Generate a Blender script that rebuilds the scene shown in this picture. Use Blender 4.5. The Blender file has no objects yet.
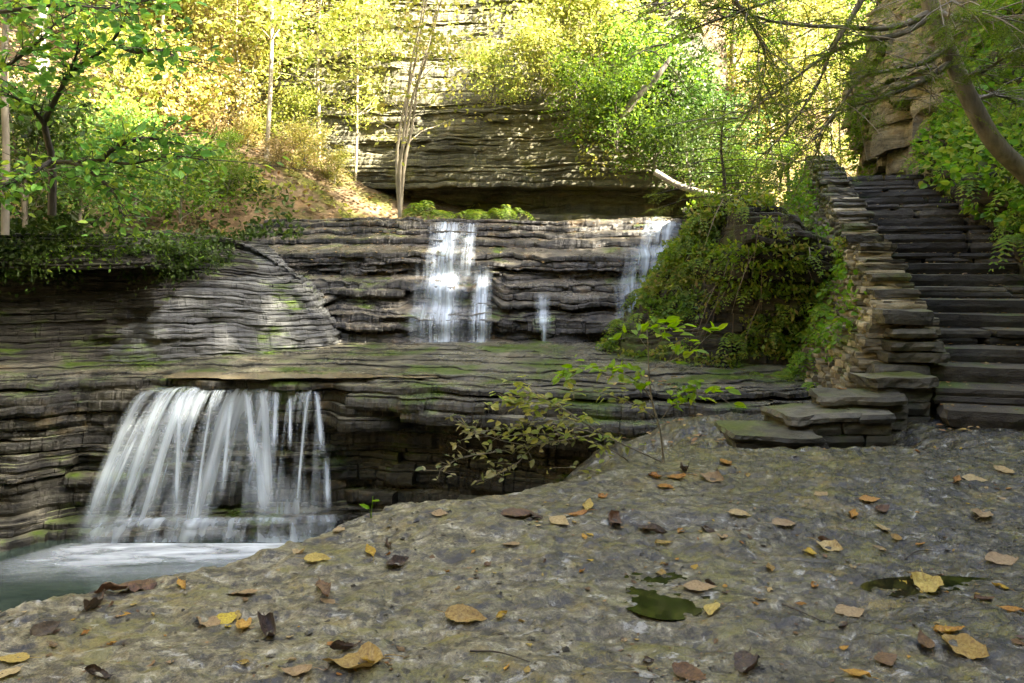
import bpy, math, random
import numpy as np
from mathutils import Vector

scene = bpy.context.scene
col = scene.collection
F_PX, HY, CAMH = 800.0, 270.0, 1.1      # focal length in pixels, horizon row, lens height


def at(px, py, Y):
    """world point seen at a pixel of the photograph, at the depth it really has"""
    return np.array([(px - 512) / F_PX * Y, Y, CAMH - (py - HY) / F_PX * Y])


# ------------------------------------------------------------------ noise
def _h(ix, iy, iz, seed):
    n = (ix.astype(np.int64) * 374761393 + iy.astype(np.int64) * 668265263 + iz.astype(np.int64) * 2147483647 + seed * 974634777) & 0xFFFFFFFF
    n = ((n ^ (n >> 13)) * 1274126177) & 0xFFFFFFFF
    n = ((n ^ (n >> 15)) * 2246822519) & 0xFFFFFFFF
    return ((n ^ (n >> 16)) & 0xFFFF) / 32767.5 - 1.0


def vn(x, y=0.0, z=0.0, seed=0):
    x, y, z = np.broadcast_arrays(np.asarray(x, float), np.asarray(y, float), np.asarray(z, float))
    ix, iy, iz = np.floor(x), np.floor(y), np.floor(z)
    fx, fy, fz = x - ix, y - iy, z - iz
    fx, fy, fz = [f * f * f * (f * (f * 6 - 15) + 10) for f in (fx, fy, fz)]
    r = 0
    for a in (0, 1):
        for b in (0, 1):
            for c in (0, 1):
                w = (fx if a else 1 - fx) * (fy if b else 1 - fy) * (fz if c else 1 - fz)
                r = r + w * _h(ix + a, iy + b, iz + c, seed)
    return r


def fbm(x, y=0.0, z=0.0, o=4, seed=0, g=0.5):
    r, a, f, t = 0, 1.0, 1.0, 0
    for i in range(o):
        r = r + a * vn(np.asarray(x) * f, np.asarray(y) * f, np.asarray(z) * f, seed + i * 7)
        t += a
        a *= g
        f *= 2.03
    return r / t * 1.5


def sst(a, b, x):
    t = np.clip((np.asarray(x, float) - a) / (b - a), 0, 1)
    return t * t * (3 - 2 * t)


# ------------------------------------------------------------------ objects
def mk(name, V, Fs, mat, parent=None, smooth=False, uv=None):
    """one mesh object; Fs is one (n,k) face array or a list of them"""
    V = np.asarray(V, np.float32).reshape(-1, 3)
    if not isinstance(Fs, list):
        Fs = [Fs]
    Fs = [np.asarray(f, np.int32) for f in Fs if len(f)]
    me = bpy.data.meshes.new(name)
    me.vertices.add(len(V))
    me.vertices.foreach_set('co', V.ravel())
    lv = np.concatenate([f.ravel() for f in Fs])
    tot = np.concatenate([np.full(len(f), f.shape[1], np.int32) for f in Fs])
    st = np.concatenate([[0], np.cumsum(tot)[:-1]]).astype(np.int32)
    me.loops.add(len(lv))
    me.loops.foreach_set('vertex_index', lv)
    me.polygons.add(len(tot))
    me.polygons.foreach_set('loop_start', st)
    me.polygons.foreach_set('loop_total', tot)
    me.polygons.foreach_set('use_smooth', np.full(len(tot), smooth))
    if uv is not None:
        l = me.uv_layers.new(name='UVMap')
        l.data.foreach_set('uv', np.asarray(uv, np.float32)[lv].ravel())
    me.update(calc_edges=True)
    me.validate()
    me.materials.append(mat)
    o = bpy.data.objects.new(name, me)
    col.objects.link(o)
    if parent is not None:
        o.parent = parent
    return o


def tag(o, label=None, cat=None, group=None, kind=None):
    if label: o['label'] = label
    if cat: o['category'] = cat
    if group: o['group'] = group
    if kind: o['kind'] = kind
    return o


def thing(name, label, cat, loc=(0, 0, 0), rz=0.0, group=None, scale=1.0):
    o = bpy.data.objects.new(name, None)
    col.objects.link(o)
    o.empty_display_size = .1
    o.location = [float(v) for v in loc]
    o.rotation_euler = (0, 0, rz)
    o.scale = (scale,) * 3
    return tag(o, label, cat, group)


def dup(root, loc, rz, label, group=None, scale=1.0, crown_mat=None):
    """copy of a thing with copies of its parts (mesh data shared)"""
    r = root.copy()
    col.objects.link(r)
    r.location = [float(v) for v in loc]
    r.rotation_euler = (0, 0, rz)
    r.scale = (scale,) * 3
    r['label'] = label
    if group: r['group'] = group
    for ch in list(root.children):
        c = ch.copy()
        col.objects.link(c)
        c.parent = r
        if crown_mat and c.name.startswith('crown'):
            c.material_slots[0].link = 'OBJECT'
            c.material_slots[0].material = crown_mat
        for g in list(ch.children):
            d = g.copy()
            col.objects.link(d)
            d.parent = c
    return r


class Bag:
    """collects geometry of one mesh"""
    def __init__(s):
        s.V, s.Q, s.T, s.n, s.U, s.pend = [], [], [], 0, [], []

    def add(s, V, Q=None, T=None, U=None):
        V = np.asarray(V, float).reshape(-1, 3)
        if Q is not None and len(Q): s.Q.append(np.asarray(Q, int) + s.n)
        if T is not None and len(T): s.T.append(np.asarray(T, int) + s.n)
        s.V.append(V)
        if U is not None: s.U.append(np.asarray(U, float))
        s.n += len(V)

    def build(s, name, mat, parent=None, smooth=False):
        if s.pend: flush(s)
        fs = []
        if s.Q: fs.append(np.concatenate(s.Q))
        if s.T: fs.append(np.concatenate(s.T))
        return mk(name, np.concatenate(s.V), fs, mat, parent, smooth, np.concatenate(s.U) if s.U else None)


def gridfaces(nr, nc):
    i = np.arange((nr - 1) * (nc - 1))
    r, c = i // (nc - 1), i % (nc - 1)
    a = r * nc + c
    return np.stack([a, a + 1, a + nc + 1, a + nc], 1)


def smooth_path(pts, n):
    """Catmull-Rom through the points, resampled evenly"""
    P = np.asarray(pts, float)
    P = np.vstack([2 * P[0] - P[1], P, 2 * P[-1] - P[-2]])
    out = []
    for i in range(1, len(P) - 2):
        t = np.linspace(0, 1, 24, endpoint=False)[:, None]
        a, b, c, d = P[i - 1], P[i], P[i + 1], P[i + 2]
        out.append(.5 * ((2 * b) + (c - a) * t + (2 * a - 5 * b + 4 * c - d) * t ** 2 + (3 * b - a - 3 * c + d) * t ** 3))
    out = np.vstack(out + [P[-2][None]])
    s = np.concatenate([[0], np.cumsum(np.linalg.norm(np.diff(out, axis=0), axis=1))])
    u = np.linspace(0, s[-1], n)
    return np.stack([np.interp(u, s, out[:, k]) for k in range(out.shape[1])], 1), u


def tube(bag, pts, radii, seg=6, n=None):
    if n is None: n = max(4, 3 * len(pts))
    r = np.interp(np.linspace(0, 1, n), np.linspace(0, 1, len(radii)), radii)
    P, _ = smooth_path(pts, n)
    T = np.gradient(P, axis=0)
    T /= np.linalg.norm(T, axis=1)[:, None] + 1e-9
    ref = np.where(np.abs(T[:, 2:3]) > .9, np.array([[1., 0, 0]]), np.array([[0, 0, 1.]]))
    A = np.cross(T, ref); A /= np.linalg.norm(A, axis=1)[:, None] + 1e-9
    B = np.cross(T, A)
    th = np.linspace(0, 2 * np.pi, seg, endpoint=False)
    V = P[:, None] + r[:, None, None] * (np.cos(th)[None, :, None] * A[:, None] + np.sin(th)[None, :, None] * B[:, None])
    i = np.arange((n - 1) * seg)
    a, c = i // seg, i % seg
    Q = np.stack([a * seg + c, a * seg + (c + 1) % seg, (a + 1) * seg + (c + 1) % seg, (a + 1) * seg + c], 1)
    bag.add(V.reshape(-1, 3), Q)
    return P


def leaves(bag, P, size, rng, up=.55, aspect=.55, fold=.25, kind=6, dirs=None, droop=0.0):
    """leaf blades at the points P"""
    P = np.asarray(P, float)
    n = len(P)
    size = np.broadcast_to(np.asarray(size, float), (n,))
    N = rng.normal(size=(n, 3)) * (1 - up)
    N[:, 2] += up
    N /= np.linalg.norm(N, axis=1)[:, None] + 1e-9
    D = rng.normal(size=(n, 3)) if dirs is None else np.asarray(dirs, float) + rng.normal(size=(n, 3)) * .35
    D[:, 2] -= droop
    D -= N * (D * N).sum(1)[:, None]
    D /= np.linalg.norm(D, axis=1)[:, None] + 1e-9
    B = np.cross(N, D)
    if kind == 4:
        L = np.array([[0, 0, 0], [.45, .5, .1], [1, 0, -.05], [.45, -.5, .1]])
        q = np.array([[0, 1, 2, 3]])
    else:
        L = np.array([[0, 0, 0], [.25, .46, 1], [.65, .40, .9], [1, 0, -.15], [.65, -.40, .9], [.25, -.46, 1]])
        q = np.array([[0, 1, 2, 3], [0, 3, 4, 5]])
    u, v, w = L[:, 0], L[:, 1] * aspect, L[:, 2] * fold * .4
    V = P[:, None] + size[:, None, None] * (u[None, :, None] * D[:, None] + v[None, :, None] * B[:, None] + w[None, :, None] * N[:, None])
    k = len(L)
    Q = (np.arange(n)[:, None, None] * k + q[None]).reshape(-1, 4)
    bag.add(V.reshape(-1, 3), Q)


def chbox(bag, c, half, rz=0.0, bev=.012, jit=.012, rng=None, tilt=0.0):
    """a rough stone block: chamfered box with jittered corners"""
    rng = rng or np.random.default_rng(0)
    s = np.array([[x, y, z] for x in (-1, 1) for y in (-1, 1) for z in (-1, 1)], float)
    C = s * np.asarray(half) + rng.uniform(-jit, jit, (8, 3)) * np.array([1, 1, .5])
    V = np.zeros((24, 3))
    for i in range(8):
        for a in range(3):
            p = C[i].copy()
            for b in range(3):
                if b != a: p[b] -= s[i, b] * bev
            V[i * 3 + a] = p
    Q, T = [], []
    for a in range(3):
        b, c2 = (a + 1) % 3, (a + 2) % 3
        for sg in (-1, 1):
            ids = {(s[i, b], s[i, c2]): i * 3 + a for i in range(8) if s[i, a] == sg}
            q = [ids[(-1, -1)], ids[(1, -1)], ids[(1, 1)], ids[(-1, 1)]]
            Q.append(q if sg > 0 else q[::-1])
        for sb in (-1, 1):
            for sc in (-1, 1):
                i0 = [i for i in range(8) if s[i, b] == sb and s[i, c2] == sc and s[i, a] == -1][0]
                i1 = [i for i in range(8) if s[i, b] == sb and s[i, c2] == sc and s[i, a] == 1][0]
                q = [i0 * 3 + b, i1 * 3 + b, i1 * 3 + c2, i0 * 3 + c2]
                Q.append(q if sb * sc < 0 else q[::-1])
    for i in range(8):
        t = [i * 3, i * 3 + 1, i * 3 + 2]
        T.append(t if s[i].prod() > 0 else t[::-1])
    cx, sx = math.cos(tilt), math.sin(tilt)
    R1 = np.array([[cx, 0, sx], [0, 1, 0], [-sx, 0, cx]])
    cz, sz = math.cos(rz), math.sin(rz)
    R2 = np.array([[cz, -sz, 0], [sz, cz, 0], [0, 0, 1]])
    bag.add(V @ R1.T @ R2.T + np.asarray(c, float), Q, T)


def rslab(bag, c, half, rz=0.0, rng=None, amp=.012, res=.06, tilt=0.0, bed=.03):
    """a weathered flat stone: rounded, chipped and bedded on its sides"""
    half = np.asarray(half, float)
    off = rng.uniform(0, 50, 3)
    nn = [int(np.clip(round(2 * h / res), 2, 16)) + 1 for h in half]
    sk = rng.uniform(-.12, .12, 2)
    for a in range(3):
        b, d = (a + 1) % 3, (a + 2) % 3
        B, D = np.meshgrid(np.linspace(-1, 1, nn[b]), np.linspace(-1, 1, nn[d]), indexing='ij')
        for sg in (-1, 1):
            q = np.empty((nn[b] * nn[d], 3))
            q[:, a], q[:, b], q[:, d] = sg, B.ravel(), D.ravel()
            r = (np.abs(q) ** 14).sum(1) ** (1 / 14)
            q = q / r[:, None]
            p = q * half
            p[:, 0] += sk[0] * p[:, 1]
            p[:, 1] += sk[1] * p[:, 0] * min(1, half[1] / half[0])
            f = gridfaces(nn[b], nn[d])
            if sg > 0: f = f[:, ::-1]
            cx, sx = math.cos(tilt), math.sin(tilt)
            cz, sz = math.cos(rz), math.sin(rz)
            R = np.array([[cz, -sz, 0], [sz, cz, 0], [0, 0, 1]]) @ np.array([[cx, 0, sx], [0, 1, 0], [-sx, 0, cx]])
            bag.pend.append((q, p, off, amp, bed, R, np.asarray(c, float), f))


def flush(bag):
    """weather all the collected stones at once"""
    L = bag.pend
    bag.pend = []
    n = [len(x[0]) for x in L]
    q = np.concatenate([x[0] for x in L]); p = np.concatenate([x[1] for x in L])
    off = np.repeat([x[2] for x in L], n, axis=0); amp = np.repeat([x[3] for x in L], n); bed = np.repeat([x[4] for x in L], n)
    w = p * np.array([5., 5., 9.]) + off
    n1 = fbm(w[:, 0], w[:, 1], w[:, 2], o=3)
    n2 = fbm(w[:, 0] + 31, w[:, 1], w[:, 2], o=3)
    n3 = fbm(w[:, 0], w[:, 1] + 31, w[:, 2] * .3, o=3)
    side = .5 * _h(np.floor(p[:, 2] / bed + .35 * n3), np.floor(off[:, 0] * 9), np.floor(off[:, 1] * 9), 3)
    p[:, 0] += amp * (1.6 * n1 + side) * np.abs(q[:, 0]) ** 2
    p[:, 1] += amp * (1.6 * n2 + side) * np.abs(q[:, 1]) ** 2
    p[:, 2] += amp * .55 * n3
    k = 0
    for x, m in zip(L, n):
        bag.add(p[k:k + m] @ x[5].T + x[6], x[7])
        k += m


# ------------------------------------------------------------------ materials
class NT:
    def __init__(s, name):
        s.m = bpy.data.materials.new(name)
        s.m.use_nodes = True
        s.t = s.m.node_tree
        s.t.nodes.clear()

    def n(s, typ, ins=None, **kw):
        nd = s.t.nodes.new(typ)
        for k, v in kw.items(): setattr(nd, k, v)
        for k, v in (ins or {}).items():
            if isinstance(v, bpy.types.NodeSocket): s.t.links.new(v, nd.inputs[k])
            else: nd.inputs[k].default_value = v
        return nd

    def noise(s, vec, scale, detail=4, rough=.55, dist=0.0):
        return s.n('ShaderNodeTexNoise', {'Vector': vec, 'Scale': scale, 'Detail': detail, 'Roughness': rough, 'Distortion': dist}).outputs['Fac']

    def mapping(s, vec, scale=(1, 1, 1), loc=(0, 0, 0)):
        return s.n('ShaderNodeMapping', {'Vector': vec, 'Scale': scale, 'Location': loc}).outputs[0]

    def ramp(s, fac, stops, interp='LINEAR'):
        r = s.n('ShaderNodeValToRGB', {'Fac': fac})
        r.color_ramp.interpolation = interp
        e = r.color_ramp.elements
        while len(e) < len(stops): e.new(.5)
        for el, (p, c) in zip(e, stops):
            el.position = p
            el.color = (*c, 1) if len(c) == 3 else c
        return r.outputs['Color']

    def rng(s, v, a, b, c=0.0, d=1.0):
        return s.n('ShaderNodeMapRange', {'Value': v, 'From Min': a, 'From Max': b, 'To Min': c, 'To Max': d}).outputs[0]

    def math(s, op, a, b=0.0):
        return s.n('ShaderNodeMath', {0: a, 1: b}, operation=op).outputs[0]

    def mix(s, f, a, b, mode='MIX'):
        nd = s.n('ShaderNodeMix', data_type='RGBA', blend_type=mode)
        for i, v in ((0, f), (6, a), (7, b)):
            if isinstance(v, bpy.types.NodeSocket): s.t.links.new(v, nd.inputs[i])
            else: nd.inputs[i].default_value = (*v, 1) if isinstance(v, tuple) and len(v) == 3 else v
        return nd.outputs[2]

    def out(s, sh):
        s.t.links.new(sh, s.n('ShaderNodeOutputMaterial').inputs['Surface'])
        return s.m

    def bsdf(s, **ins):
        return s.n('ShaderNodeBsdfPrincipled', {k.replace('_', ' '): v for k, v in ins.items()}).outputs[0]

    def bump(s, h, strength=.5, dist=.02, normal=None):
        d = {'Height': h, 'Strength': strength, 'Distance': dist}
        if normal is not None: d['Normal'] = normal
        return s.n('ShaderNodeBump', d).outputs[0]

    def obj(s):
        return s.n('ShaderNodeTexCoord').outputs['Object']


def rock(name, dark, mid, light, strata=11.0, moss=.0, mosscol=(.045, .075, .012), rough=(.3, .85), bump=.6, ochre=0.0, ochrecol=(.22, .13, .05), silt_light=0.0, silt_light_col=(.3, .27, .2), thin=40.0, isl=0.0, spec=.3):
    t = NT(name)
    p = t.obj()
    warp = t.noise(p, .9, 3)
    pw = t.n('ShaderNodeVectorMath', {0: p, 1: t.n('ShaderNodeCombineXYZ', {'Z': t.math('MULTIPLY', warp, .25)}).outputs[0]}, operation='ADD').outputs[0]
    bands = t.noise(t.mapping(pw, (.9, .9, strata)), 1.0, 7, .66, .3)
    fine = t.noise(t.mapping(pw, (7, 7, thin)), 1.0, 5, .68)
    crk = t.noise(t.mapping(p, (5, 5, 8)), 1.0, 8, .78, .8)
    blot = t.noise(p, 1.3, 5, .6, .4)
    speck = t.noise(p, 22, 4, .65)
    v = t.math('ADD', t.math('MULTIPLY', bands, .5), t.math('ADD', t.math('MULTIPLY', fine, .22), t.math('ADD', t.math('MULTIPLY', blot, .3), t.math('MULTIPLY', speck, .2))))
    c = t.ramp(t.rng(v, .48, .78), [(0, dark), (.45, mid), (1, light)])
    if ochre:
        o = t.rng(t.noise(t.mapping(p, (1, 1, 2.5)), 1.7, 5, .65), .62 - ochre * .2, .74)
        c = t.mix(t.math('MULTIPLY', o, .8), c, ochrecol)
    geo = t.n('ShaderNodeNewGeometry')
    nz = t.n('ShaderNodeSeparateXYZ', {0: geo.outputs['True Normal']}).outputs[2]
    if isl:          # every stone its own tone
        k = t.rng(geo.outputs['Random Per Island'], 0, 1, 1 - .5 * isl, 1 + .5 * isl)
        c = t.n('ShaderNodeVectorMath', {0: c, 3: k}, operation='SCALE').outputs[0]
    if silt_light:         # sky light on flat bed tops, painted in as pale dry sediment
        sf = t.math('MULTIPLY', t.rng(nz, .55, .95), t.rng(t.noise(p, 3.2, 5, .7), .36, .62))
        c = t.mix(t.math('MULTIPLY', sf, silt_light), c, t.mix(speck, tuple(q * .6 for q in silt_light_col), tuple(q * 1.3 for q in silt_light_col)))
    if moss:
        mm = t.math('ADD', t.noise(p, 1.6, 6, .65), t.math('MULTIPLY', t.math('ABSOLUTE', nz), .12))
        mf = t.rng(mm, .68 - moss * .25, .78 - moss * .2)
        mc = t.mix(t.noise(p, 30, 3), (mosscol[0] * .5, mosscol[1] * .5, mosscol[2] * .5), (mosscol[0] * 1.7, mosscol[1] * 1.6, mosscol[2] * 1.3))
        c = t.mix(mf, c, mc)
    wet = t.noise(p, 1.1, 4, .6)
    r = t.rng(t.math('ADD', t.math('MULTIPLY', wet, .75), t.math('MULTIPLY', speck, .25)), .35, .65, rough[0], rough[1])
    c = t.mix(t.rng(crk, .56, .66, 0, .75), c, tuple(q * .8 for q in dark))
    h = t.math('ADD', t.math('MULTIPLY', fine, .6), t.math('ADD', t.math('MULTIPLY', bands, .4), t.math('MULTIPLY', crk, .9)))
    return t.out(t.bsdf(Base_Color=c, Roughness=r, Specular_IOR_Level=spec, Normal=t.bump(h, bump, .05)))


def leafmat(name, cols, trans=.45, gloss=.5, spread=1.0, tcol=None):
    """leaf blades: colour varies from leaf to leaf and lets light through"""
    t = NT(name)
    rp = t.n('ShaderNodeNewGeometry').outputs['Random Per Island']
    k = len(cols)
    c = t.ramp(rp, [(i / max(1, k - 1), q) for i, q in enumerate(cols)])
    orr = t.n('ShaderNodeObjectInfo').outputs['Random']
    hsv = t.n('ShaderNodeHueSaturation', {'Hue': t.rng(orr, 0, 1, .485, .515), 'Value': t.rng(orr, 0, 1, .85, 1.15), 'Color': c}).outputs[0]
    d = t.bsdf(Base_Color=hsv, Roughness=gloss, Specular_IOR_Level=.25)
    tc = t.mix(.5, hsv, tcol, 'MIX') if tcol else t.n('ShaderNodeHueSaturation', {'Saturation': 1.08, 'Value': 1.5, 'Color': hsv}).outputs[0]
    tr = t.n('ShaderNodeBsdfTranslucent', {'Color': tc}).outputs[0]
    return t.out(t.n('ShaderNodeMixShader', {0: trans, 1: d, 2: tr}).outputs[0])


def bark(name, a, b, sc=(9, 9, 2)):
    t = NT(name)
    p = t.obj()
    n1 = t.noise(t.mapping(p, sc), 1.5, 6, .65)
    n2 = t.noise(p, 3, 3)
    c = t.mix(t.rng(t.math('ADD', t.math('MULTIPLY', n1, .6), t.math('MULTIPLY', n2, .4)), .35, .65), a, b)
    return t.out(t.bsdf(Base_Color=c, Roughness=.85, Normal=t.bump(n1, .6, .02)))
EXPOSURE = 4.3
# ------------------------------------------------------------------ rock materials
M = {}
M['shelf'] = rock('shelf_rock', (0.0028, 0.0028, 0.0024), (0.0168, 0.0161, 0.0126), (0.0840, 0.0805, 0.0630), 12, moss=.30, ochre=.22, ochrecol=(.11, .08, .035), rough=(.10, .5), silt_light=.65, silt_light_col=(.26, .24, .17))
M['upper'] = rock('wet_ledge_rock', (0.0030, 0.0030, 0.0030), (0.0210, 0.0203, 0.0180), (0.1200, 0.1162, 0.1050), 10, moss=.10, ochre=.2, ochrecol=(.12, .08, .035), rough=(.08, .45), silt_light=.5, silt_light_col=(.24, .21, .16))
M['bulge'] = rock('grey_rock', (0.0112, 0.0120, 0.0120), (0.0680, 0.0720, 0.0704), (0.1680, 0.1760, 0.1720), 14, moss=.08, rough=(.25, .7), thin=45, silt_light=.25, silt_light_col=(.26, .26, .24))
M['wetshade'] = rock('wet_shade_rock', (.003, .003, .0025), (.016, .015, .012), (.085, .080, .062), 16, moss=.22, rough=(.2, .6), thin=55, silt_light=.5, silt_light_col=(.16, .15, .11))
M['cliff'] = rock('cliff_rock', (0.0165, 0.0150, 0.0105), (0.0900, 0.0863, 0.0562), (0.2250, 0.2100, 0.1350), 7, moss=.30, mosscol=(.085, .085, .02), ochre=.25, ochrecol=(.16, .12, .05), rough=(.5, .9), silt_light=.3, silt_light_col=(.28, .25, .15))
M['bank'] = rock('bank_soil', (.006, .005, .003), (.03, .026, .016), (.09, .078, .05), 5, moss=.45, mosscol=(.05, .075, .012), rough=(.6, .95))
M['warm'] = rock('warm_cliff_rock', (.03, .026, .019), (.19, .165, .115), (.44, .39, .29), 5, moss=.28, ochre=.25, rough=(.6, .9), silt_light=.2)
M['hill'] = rock('hill_soil', (.035, .025, .012), (.13, .09, .048), (.30, .22, .13), 2.0, moss=.35, mosscol=(.09, .10, .02), ochre=.4, ochrecol=(.20, .12, .05), rough=(.8, .95))
M['step'] = rock('step_stone', (.007, .006, .005), (.036, .031, .023), (.115, .105, .08), 6, moss=.16, rough=(.4, .8), thin=25, isl=1.0, silt_light=.5, silt_light_col=(.14, .12, .085))
M['wallstone'] = rock('wall_stone', (0.0298, 0.0255, 0.0170), (0.1955, 0.1742, 0.1190), (0.4250, 0.3910, 0.2890), 7, moss=.24, mosscol=(.07, .09, .02), ochre=.3, ochrecol=(.22, .16, .08), rough=(.55, .9), thin=22, isl=1.2)
M['slab'] = rock('slab_stone', (0.0080, 0.0080, 0.0064), (0.0480, 0.0464, 0.0360), (0.1520, 0.1440, 0.1160), 8, moss=.30, mosscol=(.055, .075, .018), ochre=.15, rough=(.3, .8), thin=25, isl=.9, silt_light=.35, silt_light_col=(.20, .19, .15))


def strata(name, path, layers, mat, setback, z0=0.0, ns=300, side=1, amp=.05, blk=.05, zwave=.04, tread=.1, back=0.0, seed=0, zadd=None, rough=.012, smooth=False, chip=1.0, ucut=1.0, dip=0.0):
    """a bedded rock face: one edge line per bed along the path, stepped inwards by setback(z, s, t)"""
    P, s = smooth_path(path, ns)
    t = np.linspace(0, 1, ns)
    T = np.gradient(P, axis=0)
    T /= np.linalg.norm(T, axis=1)[:, None]
    N = np.stack([-T[:, 1], T[:, 0]], 1) * side
    rows_e, rows_z = [], []
    z = z0
    rg = np.random.default_rng(seed)
    zw = zwave * fbm(s * .35, 3.1, o=3, seed=seed)
    if zadd is not None: zw = zw + zadd(s, t)
    prev = None
    for k, th in enumerate(layers):
        zm = z + th / 2
        ak = amp * math.exp(rg.normal() * .5)
        e = setback(zm, s, t) + amp * rg.uniform(-1.1, 1.1) + ak * (.6 * fbm(s * .9, k * 3.7, o=3, seed=seed + 1) + .55 * fbm(s * 3.1, k * 5.1, 4, o=4, seed=seed + 4))
        q = s * rg.uniform(.8, 3.2) + 1.1 * vn(s * .9, k * 9.1, seed=seed + 5)
        e = e + blk * rg.uniform(.3, 1.6) * _h(np.floor(q), np.full(ns, k), np.zeros(ns, int), seed) * (vn(s * .6, k * 5.5, seed=seed + 9) > -.1)
        for fq, am in ((4.5, .020), (11., .011)):
            cell = np.floor(s * fq + 1.3 * vn(s * fq * .4, k * 3.3, seed=seed + 15) + k * .37)
            e = e + chip * am * _h(cell, np.full(ns, k), np.ones(ns, int), seed + 3)
        e = e + chip * .010 * fbm(s * 14, k * 1.9, 6, o=3, seed=seed + 7, g=.7)
        if prev is not None:                # beds pinch out into the one below
            pin = sst(.05, .25, fbm(s * .55, k * 7.7, o=3, seed=seed + 6))
            base_gap = np.median(setback(zm, s, t)) - np.median(setback(max(z0, zm - th), s, t))
            e = e * (1 - pin) + (prev + np.maximum(0, setback(zm, s, t) - setback(zm - th, s, t))) * pin
        if prev is not None:
            gap = e - prev
            m = int(min(26, max(0, np.percentile(gap, 90) / tread)))
            for i in range(1, m + 1):
                f = i / (m + 1)
                ee = prev + gap * f
                rows_e.append(ee)
                rows_z.append(z + zw + rough * 1.6 * fbm(s * 2.2, ee * 2.2, k, o=3, seed=seed + 2) * min(1, m / 2))
        nz = rough * fbm(s * 3, k * 2.2, o=3, seed=seed + 3) + .28 * th * fbm(s * .8, k * 4.2, o=3, seed=seed + 8)
        uk = ucut * rg.choice([.006, .012, .03, .06], p=[.35, .3, .2, .15]) * sst(-.2, .3, fbm(s * 1.1, k * 2.9, o=2, seed=seed + 12))
        rows_e += [e + uk, e - .004 + .010 * fbm(s * 7, k * 1.7, 1, o=3, seed=seed), e + .003, e + .016]
        rows_z += [z + zw + nz + .002, z + zw + nz + th * .35, z + zw + nz + th * .82, z + zw + nz + th]
        prev = e + .016
        z += th
    if back:
        m = max(2, int(back / (tread * 1.5)))
        for i in range(1, m + 1):
            ee = prev + back * i / m
            rows_e.append(ee)
            rows_z.append(z + zw + rough * 2.5 * fbm(s * 1.6, ee * 1.6, 7, o=4, seed=seed + 2))
    E, Z = np.array(rows_e), np.array(rows_z)
    Z = Z + dip * np.clip(E, 0, 1.75)
    V = np.empty((len(E), ns, 3))
    V[..., 0] = P[None, :, 0] + N[None, :, 0] * E
    V[..., 1] = P[None, :, 1] + N[None, :, 1] * E
    V[..., 2] = Z
    o = mk(name, V.reshape(-1, 3), gridfaces(len(E), ns), mat, smooth=smooth)
    return o, V


def beds(total, lo, hi, seed):
    r = np.random.default_rng(seed)
    out = []
    while sum(out) < total:
        out.append(float(np.exp(r.uniform(math.log(lo), math.log(hi)))))
    return [v * total / sum(out) for v in out]


# ------------------------------------------------------------------ foreground bedrock
EX = [-7, -4, -2.6, -1.97, -1.68, -1.44, -1.03, -.72, -.34, -.1, .09, .35, .6, .8, 1.1, 1.5, 1.75, 2.1]
EY = [.3, 1.2, 1.95, 2.42, 2.63, 2.84, 3.17, 3.52, 3.74, 3.9, 4.02, 4.35, 4.75, 4.95, 5.08, 5.25, 5.8, 9.0]
PUD = [(at(655, 580, 2.84), .10, .16), (at(672, 570, 2.9), .09, .05), (at(640, 631, 2.44), .04, .02), (at(950, 585, 2.80), .17, .06), (at(985, 560, 3.05), .14, .05)]


def yedge(x):
    return np.interp(x, EX, EY) + .07 * fbm(np.asarray(x) * 2.3, 4.4, o=4, seed=11)


def graw(x, y):
    x, y = np.asarray(x, float), np.asarray(y, float)
    z = .04 * fbm(x * .55, y * .55, o=3, seed=1) + .006 * fbm(x * 1.9, y * 2.2, o=4, seed=2)
    for fr, am, nb, sd_ in ((1.1, .0065, 6, 3), (3.6, .0024, 6, 8), (12., .0018, 6, 9)):
        q = fbm(x * fr + .35 * vn(x * fr * 2.1, y * fr * 2.1, seed=sd_), y * fr * 1.5, o=5, seed=sd_, g=.58) * nb
        f = q - np.floor(q)
        z = z + (np.floor(q) + sst(.0, .22, f)) * am
    z = z + .0014 * fbm(x * 9, y * 12, o=4, seed=4, g=.65) - .009 * sst(.4, .8, fbm(x * 4, y * 5, o=4, seed=6))
    z = z - .02 * sst(2.2, 1.2, y) * 0
    return z


PZ = [float(graw(c[0], c[1])) for c, a, b in PUD]


def gz(x, y):
    x, y = np.asarray(x, float), np.asarray(y, float)
    z = graw(x, y)
    for (c, a, b), z0 in zip(PUD, PZ):
        dx, dy = (x - c[0]) / a, (y - c[1]) / b
        r2 = dx * dx + dy * dy
        w = .85 * np.exp(-r2 * .35)
        z = z * (1 - w) + (z0 + .25 * (z - z0)) * w - .010 * np.exp(-r2 * .9) * (1 + 1.1 * fbm(x * 14, y * 14, o=4, seed=16)) + .006 * fbm(x * 22, y * 22, o=3, seed=18) * w
    # the rim rounds off and drops to the stream
    d = yedge(x) - y
    gul = -1.9 + 1.72 * sst(-.75, 1.25, x + .25 * fbm(x * .8, y * .8, o=3, seed=14))
    drop = sst(.06, -.42, d + .10 * fbm(x * 3, y * 3, o=3, seed=12))
    z = z - .05 * np.exp(-np.clip(d, 0, 9) / .10) * (x < .9)
    z = z * (1 - drop) + (gul + z * 1.5) * drop
    # right of the gully the bedrock runs on, one bed lower
    lo = sst(5.0, 5.2, y + .12 * fbm(x * 1.5, 2.2, o=3, seed=15)) * sst(.5, .9, x) * sst(3.0, 2.5, x)
    return z - .15 * lo * (1 - drop)


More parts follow.
